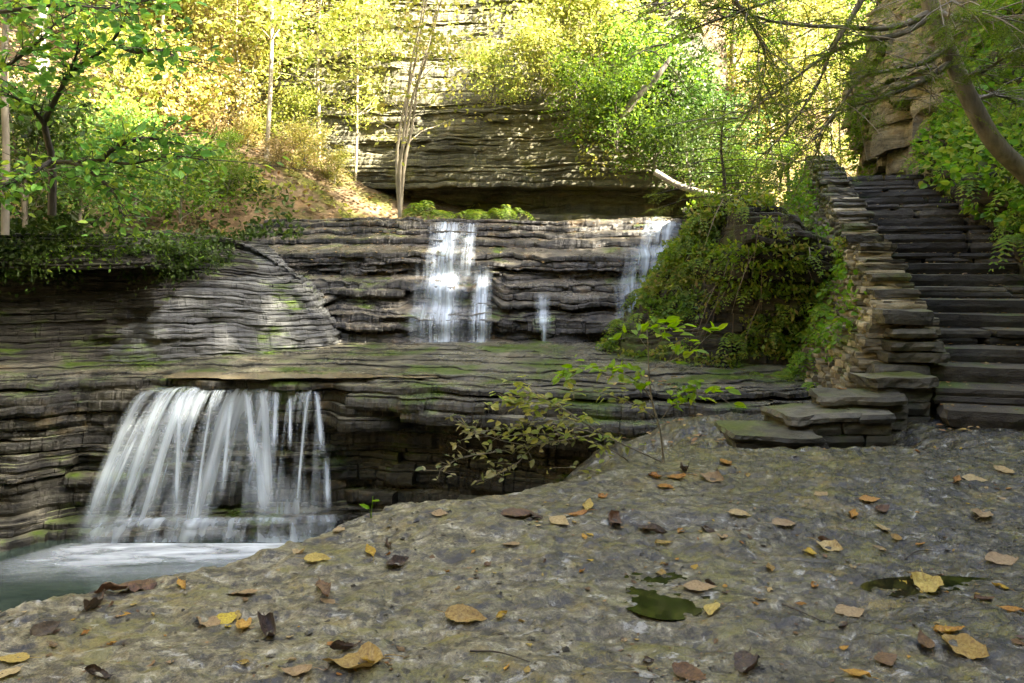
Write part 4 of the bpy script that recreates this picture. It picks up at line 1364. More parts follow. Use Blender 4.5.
# creepers and ferns on the right bank
bag, bag2 = Bag(), Bag()
p, nn = surf(RV, 30000, rg, lambda p: (vn(p[:, 0] * 1.4, p[:, 1] * 1.4, p[:, 2] * 1.6, seed=19) > -.2) & (p[:, 2] > np.clip((p[:, 1] - 5.4) * .33, 0, 9) + .35))
leaves(bag, p + nn * rg.uniform(.02, .22, len(p))[:, None], rg.uniform(.05, .13, len(p)), rg, up=.45, kind=6, dirs=nn + np.array([[0, 0, -.5]]), aspect=.75)
for _ in range(150):
    p, nn = surf(RV, 1, rg)
    if p[0, 2] > (p[0, 1] - 5.4) * .33 + .3:
        fern(bag2, p[0] + nn[0] * .06, math.pi + rg.uniform(-.5, .9), rg.uniform(.3, .6), rg, 7, .9, .2, 14, .7)
tag(bag.build('creeper', M['lf_rb']), kind='stuff')
tag(bag2.build('ferns', M['lf_fern']), kind='stuff')
# growth on the warm outcrop
bag = Bag()
p, nn = surf(WV, 22000, rg, lambda p: (vn(p[:, 0] * .9, p[:, 1] * .9, p[:, 2] * .9, seed=29) > .12))
leaves(bag, p + nn * rg.uniform(.02, .25, len(p))[:, None], rg.uniform(.06, .14, len(p)), rg, up=.4, kind=4, dirs=nn + np.array([[0, 0, -.7]]))
tag(bag.build('creeper', M['lf_grn']), kind='stuff')
# growth on the cliff
bag = Bag()
p, nn = surf(CV, 16000, rg, lambda p: (vn(p[:, 0] * .7, p[:, 1] * .7, p[:, 2] * .8, seed=39) > .62 - .12 * (p[:, 2] > 4.2) - .38 * (p[:, 0] > 1.2) - .25 * (p[:, 0] < -4)) & (p[:, 2] > 2.7))
leaves(bag, p + nn * rg.uniform(.02, .22, len(p))[:, None], rg.uniform(.06, .13, len(p)), rg, up=.4, kind=4, dirs=nn + np.array([[0, 0, -.7]]))
tag(bag.build('creeper', M['lf_yel']), kind='stuff')
# undergrowth on the slopes
bag, bag2 = Bag(), Bag()
n = 60000
x = rg.uniform(-16, 14, n); y = 10 + 26 * rg.uniform(0, 1, n) ** 1.3
z = hz(x, y)
ok = (z > -2) & (vn(x * .55, y * .55, seed=49) > -.05)
P = np.stack([x, y, z + rg.gamma(1.2, .10, n)], 1)[ok]
leaves(bag, P, rg.uniform(.07, .16, len(P)), rg, up=.5, kind=4)
tag(bag.build('undergrowth', M['lf_yel']), kind='stuff')
n = 40000
x = rg.uniform(-12, 8, n); y = 10.5 + 20 * rg.uniform(0, 1, n) ** 1.4
z = hz(x, y)
ok = (z > -2)
P = np.stack([x, y, z + .02], 1)[ok]
leaves(bag2, P, rg.uniform(.06, .12, len(P)), rg, up=.85, kind=4)
p, nn = surf(UV_[-24:], 7000, rg, lambda p: (p[:, 2] > 1.55) & (vn(p[:, 0] * 1.3, p[:, 1] * 1.3, seed=4) > -.2))
leaves(bag2, p + [0, 0, .015], rg.uniform(.05, .09, len(p)), rg, up=.88, kind=4)
p, nn = surf(UV_[:-24], 3000, rg, lambda p: (p[:, 2] > 1.0) & (nn_up(p) > 0) if False else (p[:, 2] > 1.0))
leaves(bag2, p + [0, -.01, .012], rg.uniform(.04, .07, len(p)), rg, up=.88, kind=4)
n = 700
x = rg.uniform(.9, 3.2, n); y = rg.uniform(5.3, 8.6, n)
k = vn(x * 1.5, y * 1.5, seed=6) > -.1
P = np.stack([x, y, np.maximum(gz(x, y), np.where(y > 7.2, .03, -9)) + .015], 1)[k]
leaves(bag2, P, rg.uniform(.03, .07, len(P)), rg, up=.85, kind=6)
tag(bag2.build('leaf_litter', M['litter']), kind='stuff')
# low green growth on the upper-left rock and the ledges
bag = Bag()
p, nn = surf(LV, 14000, rg, lambda p: (p[:, 2] > 1.12) & (vn(p[:, 0] * 1.2, p[:, 1] * 1.2, p[:, 2] * 2, seed=59) > .15 - .5 * (p[:, 2] - 1.2)))
leaves(bag, p + nn * rg.uniform(0, .08, len(p))[:, None], rg.uniform(.03, .07, len(p)), rg, up=.5, kind=4)
blades(bag, p[::4], nn[::4] + np.array([[0, 0, .8]]), rg.uniform(.06, .18, len(p[::4])), .008, rg, .7)
tag(bag.build('undergrowth', M['lf_fern']), kind='stuff')
bag = Bag()
n = 12000
x = rg.uniform(-10, -3.0, n); y = 8.0 + rg.uniform(0, 5, n)
z = np.maximum(hz(x, y), 1.55)
ok = vn(x * .9, y * .9, seed=69) > -.2
P = np.stack([x, y, z + rg.gamma(1.3, .12, n)], 1)[ok & (y > 9.35 + (x + 4.3) * .55)]
leaves(bag, P, rg.uniform(.06, .12, len(P)), rg, up=.5, kind=6)
p, nn = surf(LV, 26000, rg, lambda p: (p[:, 2] > 1.18) & (p[:, 0] < -3.6) & (vn(p[:, 0] * 1.5, p[:, 1] * 1.5, p[:, 2] * 2, seed=79) > -.45 + .35 * (p[:, 0] + 5)))
leaves(bag, p + nn * rg.gamma(1.2, .05, len(p))[:, None], rg.uniform(.035, .08, len(p)), rg, up=.5, kind=4)
p, nn = surf(LV, 60000, rg, lambda p: (p[:, 2] > 1.02) & (p[:, 2] < 1.42) & (p[:, 0] < -3.7) & (vn(p[:, 0] * 2.2, p[:, 1] * 2.2, seed=83) > -.3))
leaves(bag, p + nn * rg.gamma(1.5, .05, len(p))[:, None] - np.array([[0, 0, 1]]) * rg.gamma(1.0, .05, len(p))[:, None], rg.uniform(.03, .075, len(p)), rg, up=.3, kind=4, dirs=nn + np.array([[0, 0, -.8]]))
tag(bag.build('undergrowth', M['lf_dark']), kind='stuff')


# ferns along the foot of the cliff
root = thing('fern', 'low row of bright green ferns growing along the foot of the cliff', 'fern', at(462, 215, 13.3))
bag = Bag()
for i in range(26):
    fern(bag, np.array([rg.uniform(-.85, .85), rg.uniform(-.2, .2), 0.0]), -1.5 + rg.uniform(-1, 1), rg.uniform(.18, .55), rg, 6, .6, .2, 14, rg.uniform(.8, 1.6))
bag.build('frond', M['lf_fern'], root)

# --- trunk leaning in at the upper right: a hemlock with drooping boughs
YT = 7.6
hem = thing('hemlock_tree', 'leaning grey hemlock trunk with drooping dark boughs over the stairs', 'tree', at(1090, 260, 7.8))
o0 = np.array(hem.location)
tb = Bag()
R = lambda px, py, Y: at(px, py, Y) - o0
tube(tb, [R(1110, 275, 7.8), R(1055, 205, 7.75), R(1024, 172, 7.7), R(994, 142, YT), R(968, 96, YT), R(950, 55, YT), R(934, 15, YT), R(915, -45, YT), R(890, -130, YT), R(868, -230, YT), R(850, -340, YT)], [.115, .092, .083, .076, .07, .064, .045], 10, 40)
boughs = [
    [(930, 12, 7.6), (905, 24, 7.5), (879, 29, 7.4), (845, 27, 7.3), (811, 26, 7.2), (775, 22, 7.1), (742, 12, 7.0), (700, 4, 6.9)],
    [(945, 48, 7.6), (925, 62, 7.4), (893, 70, 7.2), (860, 78, 7.1), (842, 104, 7.0), (828, 122, 6.9), (815, 140, 6.9)],
    [(928, 18, 7.6), (900, 34, 7.5), (860, 42, 7.4), (824, 57, 7.3), (790, 82, 7.2), (765, 100, 7.1), (738, 118, 7.0)],
    [(890, -40, 7.5), (868, -10, 7.4), (850, 20, 7.3), (832, 50, 7.2), (818, 84, 7.2), (800, 112, 7.1), (782, 136, 7.1), (757, 160, 7.0)],
    [(952, 62, 7.6), (915, 85, 7.4), (880, 98, 7.3), (850, 108, 7.2), (828, 124, 7.2), (815, 158, 7.2)],
    [(905, -80, 7.6), (860, -40, 7.3), (800, -10, 7.0), (740, 12, 6.8), (690, 30, 6.6), (655, 52, 6.5)],
    [(900, -110, 7.6), (840, -70, 7.2), (770, -40, 6.9), (700, -10, 6.7), (660, 8, 6.6)],
    [(935, 10, 7.6), (960, 20, 7.2), (990, 22, 6.9), (1030, 15, 6.6)],
    [(960, 78, 7.6), (985, 70, 7.3), (1010, 55, 7.0), (1040, 50, 6.8)],
    [(915, -40, 7.6), (950, -30, 7.2), (1000, -10, 6.8), (1050, 5, 6.5)],
    [(970, 100, 7.6), (1000, 96, 7.9), (1030, 110, 8.1)],
    [(880, -140, 7.6), (900, -60, 7.0), (930, -15, 6.6), (960, 5, 6.3), (1000, 18, 6.1)],
    [(700, -60, 6.9), (720, -20, 6.9), (745, 15, 6.9), (765, 55, 6.9), (760, 95, 6.9)],
]
sp, sdv = [], []
for bi, bg_ in enumerate(boughs):
    P = tube(tb, [R(*q) for q in bg_], [.04 if bi < 7 else .03, .022, .012, .005], 6, 26)
    for i in range(4, 26):
        d = P[i] - P[i - 1]; d /= np.linalg.norm(d)
        for _ in range(2):
            side = np.array([rg.normal() * .7, rg.normal() * .8, rg.normal() * .3 - .12])
            e = P[i] + (d * .6 + side) * rg.uniform(.18, .5)
            tube(tb, [P[i], (P[i] + e) / 2 + [0, 0, .03], e], [.006, .003], 4, 5)
            for f in (.35, .65, 1.0):
                sp.append(P[i] * (1 - f) + e * f); sdv.append(e - P[i])
tb.build('trunk', M['bk_grey'], hem, True)


def sprays(bag, P, D, L, rg, nt=9, nn_=9, nl=.022):
    """flat evergreen sprays: side twigs set with short needles"""
    P, D = np.array(P), np.array(D)
    n = len(P)
    D = D / (np.linalg.norm(D, axis=1)[:, None] + 1e-9)
    D[:, 2] -= .25
    S = np.cross(D, np.array([[0, 0, 1.]]) + rg.normal(size=(n, 3)) * .25)
    S /= np.linalg.norm(S, axis=1)[:, None] + 1e-9
    base, dr = [], []
    for i in range(nt):
        f = i / nt
        c = P + D * (L * f)[:, None] - np.array([[0, 0, 1]]) * (L * .22 * f * f)[:, None]
        for sg in (-1, 1):
            tw = S * sg + D * .8
            tl = L * .42 * (1 - f * .75)
            for j in range(nn_):
                g = (j + .5) / nn_
                base.append(c + tw * (tl * g)[:, None]); dr.append(tw + rg.normal(size=(n, 3)) * .7)
    leaves(bag, np.concatenate(base), rg.uniform(.7, 1.2, n * nt * 2 * nn_) * nl, rg, up=.75, kind=4, dirs=np.concatenate(dr), aspect=.28)


cb = Bag()
sp, sdv = np.array(sp), np.array(sdv)
k = rg.random(len(sp)) < .5
sprays(cb, sp[k], sdv[k], rg.uniform(.12, .26, k.sum()), rg)
cb.build('crown', M['needle'], hem)

# little hemlock on the bank crest
sap = thing('hemlock_sapling', 'feathery young hemlock growing on the crest of the mossy bank', 'tree', at(722, 212, 10.4))
tb, sp, sdv = Bag(), [], []
tube(tb, [(0, 0, -.1), (.03, 0, .4), (.0, .05, .9), (.06, 0, 1.5)], [.03, .02, .006], 6, 14)
for k in range(34):
    f = .12 + .85 * k / 34
    a = k * 2.4
    L = .95 * (1.05 - f) + .15
    p0 = np.array([.03, 0, 1.5 * f]); e = p0 + np.array([math.cos(a) * L, math.sin(a) * L, -.12 * L])
    tube(tb, [p0, (p0 + e) / 2 + [0, 0, .05], e], [.008, .003], 4, 6)
    for u in (.3, .5, .7, .85, 1):
        sp.append(p0 * (1 - u) + e * u); sdv.append((e - p0) + rg.normal(size=3) * .3)
tb.build('trunk', M['bk_dark'], sap, True)
cb = Bag()
sprays(cb, sp, sdv, rg.uniform(.14, .3, len(sp)), rg, 8, 8, .026)
cb.build('crown', M['needle'], sap)

# --- maple at the upper left
YM = 6.4
mp = thing('maple_tree', 'dark forked stem with drooping cool green leaves at the left edge', 'tree', at(52, 210, 6.9))
o0 = np.array(mp.location)
tb = Bag()
lim = [
    [(52, 215, 6.9), (52, 160, 6.8), (45, 125, 6.7), (58, 95, 6.6), (72, 72, 6.5), (92, 58, 6.4), (112, 42, 6.3), (124, 20, 6.2), (133, -10, 6.2), (140, -60, 6.1)],
    [(50, 162, 6.8), (75, 162, 6.6), (100, 160, 6.4), (128, 164, 6.3), (150, 160, 6.2), (175, 156, 6.1), (205, 160, 6.0)],
    [(45, 125, 6.7), (35, 112, 6.6), (20, 100, 6.5), (-10, 92, 6.4)],
    [(-40, 90, 6.0), (0, 70, 6.0), (22, 55, 6.0), (42, 38, 6.0), (60, 20, 6.0), (85, 8, 6.0)],
    [(58, 95, 6.6), (66, 78, 6.5), (76, 55, 6.4), (80, 35, 6.3)],
    [(-60, 20, 6.0), (0, 12, 5.8), (60, 5, 5.7), (110, 8, 5.6), (150, 0, 5.5)],
    [(72, 162, 6.6), (95, 175, 6.4), (115, 195, 6.3), (120, 215, 6.3)],
    [(52, 160, 6.8), (30, 175, 6.5), (5, 185, 6.3), (-25, 190, 6.2)],
    [(112, 42, 6.3), (135, 52, 6.2), (160, 50, 6.1), (185, 62, 6.0)],
    [(100, 160, 6.4), (120, 145, 6.3), (145, 138, 6.2), (170, 142, 6.1)],
    [(-40, -40, 5.9), (20, -25, 5.8), (80, -15, 5.8), (130, 18, 5.7)],
]
lp, ld = [], []
for li, q in enumerate(lim):
    P = tube(tb, [at(*w) - o0 for w in q], [.035 if li == 0 else .022, .018 if li == 0 else .012, .004], 6, 26)
    for i in range(3 if li else 8, 26):
        d = P[i] - P[i - 1]; d /= np.linalg.norm(d)
        for _ in range(2):
            e = P[i] + (d * .7 + rg.normal(size=3) * np.array([.7, .7, .35])) * rg.uniform(.1, .34)
            tube(tb, [P[i], (P[i] + e) / 2 + [0, 0, .015], e], [.004, .002], 4, 4)
            for _ in range(4):
                u = rg.uniform(.2, 1.1)
                lp.append(P[i] * (1 - u) + e * u + rg.normal(size=3) * .05); ld.append(e - P[i])
tb.build('trunk', M['bk_dark'], mp, True)
cb = Bag()
leaves(cb, np.array(lp), rg.uniform(.05, .10, len(lp)), rg, up=.6, kind=6, dirs=np.array(ld) * 4, aspect=.62, droop=.3)
cb.build('crown', M['lf_blu'], mp)
for lab, q, r0 in [('straight grey stem at the far left edge beside the forked maple', [(5, 235, 7.2), (6, 150, 7.2), (4, 60, 7.1), (10, -40, 7.1), (8, -160, 7.1)], .035)]:
    st = thing('slender_tree', lab, 'tree', at(5, 235, 7.2))
    b = Bag()
    P = tube(b, [at(*w) - np.array(st.location) for w in q], [r0, r0 * .8, r0 * .5], 7, 24)
    lp, ld = [], []
    for i in range(10, 24):
        for k in range(4):
            e = P[i] + rg.normal(size=3) * np.array([.4, .4, .2])
            tube(b, [P[i], (P[i] + e) / 2, e], [.005, .002], 4, 4)
            for u in rg.uniform(.2, 1.1, 8):
                lp.append(P[i] * (1 - u) + e * u + rg.normal(size=3) * .06); ld.append(e - P[i])
    b.build('trunk', M['bk_grey'], st, True)
    cb = Bag()
    leaves(cb, np.array(lp), rg.uniform(.05, .10, len(lp)), rg, up=.6, kind=6, dirs=np.array(ld) * 3, aspect=.62, droop=.3)
    cb.build('crown', M['lf_grn'], st)

# --- fallen log and other dead wood
def log(name, label, cat, pts, radii, mat, seg=8):
    o0 = at(*pts[0])
    b = Bag()
    tube(b, [at(*q) - o0 for q in pts], radii, seg, 24)
    # stubs
    o = b.build(name, mat, None, True)
    o.location = o0
    return tag(o, label, cat)


log('log', 'bare leaning log among the bushes at the right of the cliff top', 'log', [(622, 118, 13.3), (634, 100, 13.2), (650, 84, 13.1), (662, 70, 13.0), (671, 57, 13.0)], [.06, .065, .055, .03], M['bk_grey'])
log('log', 'thin fallen trunk lying across the crest behind the right cascade', 'log', [(655, 172, 12.4), (680, 186, 12.2), (710, 194, 12.0), (752, 199, 11.6)], [.05, .045, .03], M['bk_grey'])

# --- the sapling that grows from the gully rim in the middle
cs = thing('sapling', 'thin young bush with bright leaves in front of the layered shelf', 'bush', on_ground(664, 462))
o0 = np.array(cs.location)
tb, cb, cb2 = Bag(), Bag(), Bag()
y0 = o0[1]
stems = [
    ([(664, 463, 0), (660, 430, .0), (652, 400, .0), (649, 372, -.05), (648, 345, -.1), (646, 322, -.12)], .007, 0, 'b'),
    ([(652, 400, 0), (640, 384, -.1), (620, 372, -.2), (595, 366, -.3), (565, 374, -.4)], .004, 10, 'b'),
    ([(649, 372, 0), (668, 362, -.1), (690, 352, -.2), (706, 338, -.25)], .003, 3, 'b'),
    ([(648, 350, 0), (640, 335, -.1), (655, 326, -.2), (690, 330, -.3)], .003, 6, 'b'),
    ([(656, 418, 0), (640, 408, -.1), (610, 395, -.2), (580, 392, -.3), (555, 404, -.35)], .004, 9, 'm'),
    ([(658, 424, 0), (675, 402, -.1), (690, 392, -.2), (730, 398, -.25)], .003, 7, 'b'),
    ([(664, 463, 0), (640, 452, -.05), (610, 438, -.1), (580, 420, -.2), (548, 400, -.3), (524, 382, -.35)], .005, 12, 'm'),
    ([(610, 438, 0), (575, 428, -.1), (540, 422, -.2), (505, 428, -.3), (476, 432, -.35)], .004, 12, 'd'),
    ([(600, 434, 0), (565, 440, -.1), (530, 446, -.2), (495, 452, -.3), (460, 458, -.4), (440, 470, -.4)], .004, 12, 'd'),
    ([(640, 470, 0), (615, 452, -.1), (585, 440, -.2), (545, 434, -.25), (500, 436, -.3)], .004, 12, 'm'),
    ([(560, 432, -.1), (535, 445, -.2), (515, 465, -.3), (490, 478, -.35)], .003, 8, 'd'),
    ([(580, 420, -.2), (560, 408, -.25), (530, 408, -.3), (500, 400, -.35)], .003, 10, 'm'),
    ([(530, 446, -.2), (500, 440, -.25), (470, 428, -.3), (455, 420, -.3)], .003, 6, 'd'),
    ([(548, 400, -.3), (530, 396, -.32), (514, 404, -.34)], .003, 7, 'm'),
    ([(625, 490, -.2), (610, 478, -.25), (590, 470, -.3), (570, 466, -.3)], .004, 2, 'd'),
]
bd = {'b': [[], []], 'm': [[], []], 'd': [[], []]}
for q, r, nl, k in stems:
    P = tube(tb, [at(a, b, y0 + c) - o0 for a, b, c in q], [r, r * .7, r * .35], 5, 20)
    for i in range(nl * 3):
        j = int(rg.integers(4, 20))
        d = P[j] - P[j - 1]; d = d / np.linalg.norm(d)
        e = P[j] + (d * .5 + rg.normal(size=3) * np.array([.6, .6, .35])) * rg.uniform(.03, .10)
        tube(tb, [P[j], (P[j] + e) / 2, e], [.0018, .001], 3, 3)
        for _ in range(2):
            bd[k][0].append(e + rg.normal(size=3) * .012); bd[k][1].append(d + rg.normal(size=3) * .5)
tb.build('stem', M['bk_grey'], cs, True)
for k, sz, mt, nm in (('b', (.05, .085), 'lf_brt', 'bright_leaves'), ('m', (.035, .06), 'lf_yel', 'yellowing_leaves'), ('d', (.03, .055), 'dead', 'withered_leaves')):
    b = Bag()
    P, D = np.array(bd[k][0]), np.array(bd[k][1])
    leaves(b, P, rg.uniform(*sz, len(P)), rg, up=.65, kind=6, dirs=D * 2, aspect=.55, droop=.2)
    b.build(nm, M[mt], cs)

# --- small plants on the rim of the bedrock
def little(label, px, py, spec, mat):
    g = on_ground(px, py)
    r = thing('seedling', label, 'plant', g)
    tb, cb = Bag(), Bag()
    for (dx, dy, L, asp) in spec:
        tip = at(px + dx, py + dy, g[1] - .03) - g
        tube(tb, [(0, 0, -.01), tip * .5 + [0, 0, .005], tip], [.0022, .0012], 4, 5)
        cb = Bag()
        leaves(cb, [tip * .75], [L], rg, up=.5, kind=6, dirs=np.array([[dx, -3, -dy * .35]]) * 1.0, aspect=asp, droop=0)
        cb.build('leaf', mat, r)
    tb.build('stem', M['lf_brt'], r)


little('bright toothed green leaf sprouting at the rim above the pool', 352, 520, [(-22, -12, .17, .42), (-12, -5, .11, .5), (5, -10, .07, .5)], M['lf_brt'])
little('upright narrow green shoot right beside the bright toothed leaf', 371, 518, [(2, -22, .07, .3), (-2, -12, .05, .4)], M['lf_brt'])
little('tiny pale sprig in front of the foam at the rim', 189, 560, [(-12, -9, .05, .4), (6, -10, .035, .6), (0, -6, .03, .6)], M['lf_brt'])
little('small green tuft by the curled brown leaf at the rim', 113, 578, [(-6, -7, .04, .4), (6, -8, .04, .5), (0, -5, .04, .5)], M['lf_fern'])
for lab, x, y in [('patch of dark moss at the rim below the tiny pale sprig', 185, 566), ('patch of green moss at the rim left of the sprig', 118, 585)]:
    b = Bag()
    g = on_ground(x, y)
    n = 700
    P = np.stack([rg.normal(0, .08, n), rg.normal(0, .03, n), np.zeros(n)], 1)
    P[:, 2] = gz(P[:, 0] + g[0], P[:, 1] + g[1]) - g[2] + rg.uniform(0, .012, n)
    leaves(b, P, rg.uniform(.008, .018, n), rg, up=.3, kind=4)
    o = b.build('moss', M['lf_dark'])
    o.location = g
    tag(o, lab, 'moss', kind='stuff')
# ------------------------------------------------------------------ fallen leaves on the bedrock
def fallen_mat(name, a, b, c, gl=.5):
    t = NT(name)
    p = t.obj()
    r = t.n('ShaderNodeObjectInfo').outputs['Random']
    pp = t.n('ShaderNodeVectorMath', {0: p, 1: t.n('ShaderNodeCombineXYZ', {'X': t.math('MULTIPLY', r, 9), 'Y': r}).outputs[0]}, operation='ADD').outputs[0]
    n = t.noise(pp, 16, 5, .65, .4)
    n2 = t.noise(pp, 60, 4, .7)
    cc = t.ramp(t.math('ADD', t.math('MULTIPLY', n, .8), t.math('MULTIPLY', n2, .2)), [(.36, b), (.5, a), (.66, c)])
    cc = t.n('ShaderNodeHueSaturation', {'Hue': t.rng(r, 0, 1, .485, .512), 'Value': t.rng(r, 0, 1, .7, 1.15), 'Color': cc}).outputs[0]
    # veins
    w = t.n('ShaderNodeTexWave', {'Vector': t.mapping(p, (1, 1, 1)), 'Scale': 22., 'Distortion': 1.5}, bands_direction='DIAGONAL').outputs['Fac']
    cc = t.mix(t.rng(w, .82, .98, 0, .3), cc, b)
    d = t.bsdf(Base_Color=cc, Roughness=gl, Normal=t.bump(t.math('ADD', n2, w), .5, .004))
    tr = t.n('ShaderNodeBsdfTranslucent', {'Color': cc}).outputs[0]
    return t.out(t.n('ShaderNodeMixShader', {0: .2, 1: d, 2: tr}).outputs[0])


M['crumb'] = leafmat('leaf_crumbs', [(.05, .03, .02), (.16, .10, .05), (.02, .016, .012), (.28, .20, .09), (.10, .06, .03)], .1)
LM = {
    'y': fallen_mat('yellow_fallen_leaf', (.46, .33, .035), (.22, .12, .03), (.56, .44, .06)),
    't': fallen_mat('tan_fallen_leaf', (.36, .27, .13), (.20, .13, .06), (.48, .38, .22)),
    'o': fallen_mat('orange_fallen_leaf', (.38, .19, .03), (.14, .06, .02), (.50, .31, .06)),
    'b': fallen_mat('brown_fallen_leaf', (.13, .075, .035), (.05, .03, .018), (.24, .14, .06)),
    'd': fallen_mat('dark_fallen_leaf', (.045, .028, .018), (.016, .010, .007), (.11, .065, .038), .4),
    'yt': fallen_mat('ochre_fallen_leaf', (.36, .26, .06), (.18, .11, .035), (.46, .38, .14)),
}


def leaf_mesh(seed, curl, cup, wr, asp=.62, twist=0.0, stem=True):
    """a unit-length blade on its belly: curl along, cup across, wrinkles"""
    r = np.random.default_rng(seed)
    nu, nv = 18, 9
    u = np.linspace(0, 1, nu)[:, None]
    v = np.linspace(-1, 1, nv)[None, :]
    w = asp * .5 * np.clip(np.sin(np.pi * u ** .72), 0, 1) ** 1.05 * (1 + .05 * np.sin(u * 55 + r.uniform(0, 6)) + .10 * vn(u * 5, 2.2, seed=seed))
    X = (u - .5) + 0 * v
    Y = v * w + twist * .1 * u
    Z = curl * (2 * (u - .5)) ** 2 * .5 + cup * (np.abs(v) ** 1.4) * w * (1 + .5 * np.sin(3 * u + r.uniform(0, 6)))
    Z = Z + .03 * np.maximum(0, np.abs(v) - .6) * fbm(X * 7, Y * 7, seed + 3, o=2) * 3 + wr * 1.4 * fbm(X * 4, Y * 5, seed, o=3, seed=seed) + twist * v * w * (u - .4) * 1.4 - .02 * (1 - np.abs(v)) * w
    # strong curl pulls the ends in
    X = X * (1 - .25 * abs(curl) * (2 * (u - .5)) ** 2)
    Y = Y * (1 - .35 * abs(cup) * np.abs(v))
    V = np.stack([X, Y, Z], -1).reshape(-1, 3)
    V[:, 2] *= .62
    V[:, 2] -= np.percentile(V[:, 2], 10)
    b = Bag()
    b.add(V, gridfaces(nu, nv))
    if stem:
        s = np.array([-.5, 0, V[nv // 2, 2]])
        a = r.uniform(-.4, .4)
        tube(b, [s, s + [-.14, a * .08, .01], s + [-.30, a * .3, -.01]], [.012, .009, .008], 4, 6)
    return b


LS = {}
for nm, ar in {'flat': (1, .06, .08, .03), 'flat2': (2, -.05, .15, .05), 'curl': (3, .45, .25, .05, .6, .3), 'cup': (4, .2, .9, .06), 'fold': (5, .15, .95, .08, .5, .3), 'roll': (6, .25, 1.2, .10, .45, .6), 'arch': (7, -.35, -.55, .12, .62, .5), 'twist': (8, .3, .5, .09, .6, 1.2), 'broad': (9, .18, .35, .08, .72, .5)}.items():
    LS[nm] = leaf_mesh(*ar)
LMESH = {}


def fallen(px, py, wpx, key, shape, rz, label, tilt=(0, 0), lift=.004, group='fallen leaves on the bedrock'):
    g = on_ground(px, py)
    if (key, shape) not in LMESH:
        o = LS[shape].build('fallen_leaf', LM[key], None, True)
        LMESH[(key, shape)] = o.data
    else:
        o = bpy.data.objects.new('fallen_leaf', LMESH[(key, shape)])
        col.objects.link(o)
    e = .03
    sx = (gfast(g[0] + e, g[1]) - gfast(g[0] - e, g[1])) / (2 * e)
    sy = (gfast(g[0], g[1] + e) - gfast(g[0], g[1] - e)) / (2 * e)
    nrm = Vector((-np.clip(sx, -.5, .5), -np.clip(sy, -.5, .5), 1)).normalized()
    q = nrm.to_track_quat('Z', 'Y')
    from mathutils import Euler
    o.rotation_euler = (q @ Euler((tilt[0], tilt[1], rz)).to_quaternion()).to_euler()
    s = wpx / F_PX * g[1]
    o.scale = (s, s, s)
    o.location = (g[0], g[1], max(g[2], float(np.mean([gfast(g[0] + dx * s * .3, g[1] + dy * s * .3) for dx, dy in ((1, 0), (-1, 0), (0, 1), (0, -1))]))) + lift)
    return tag(o, label, 'leaf', group)


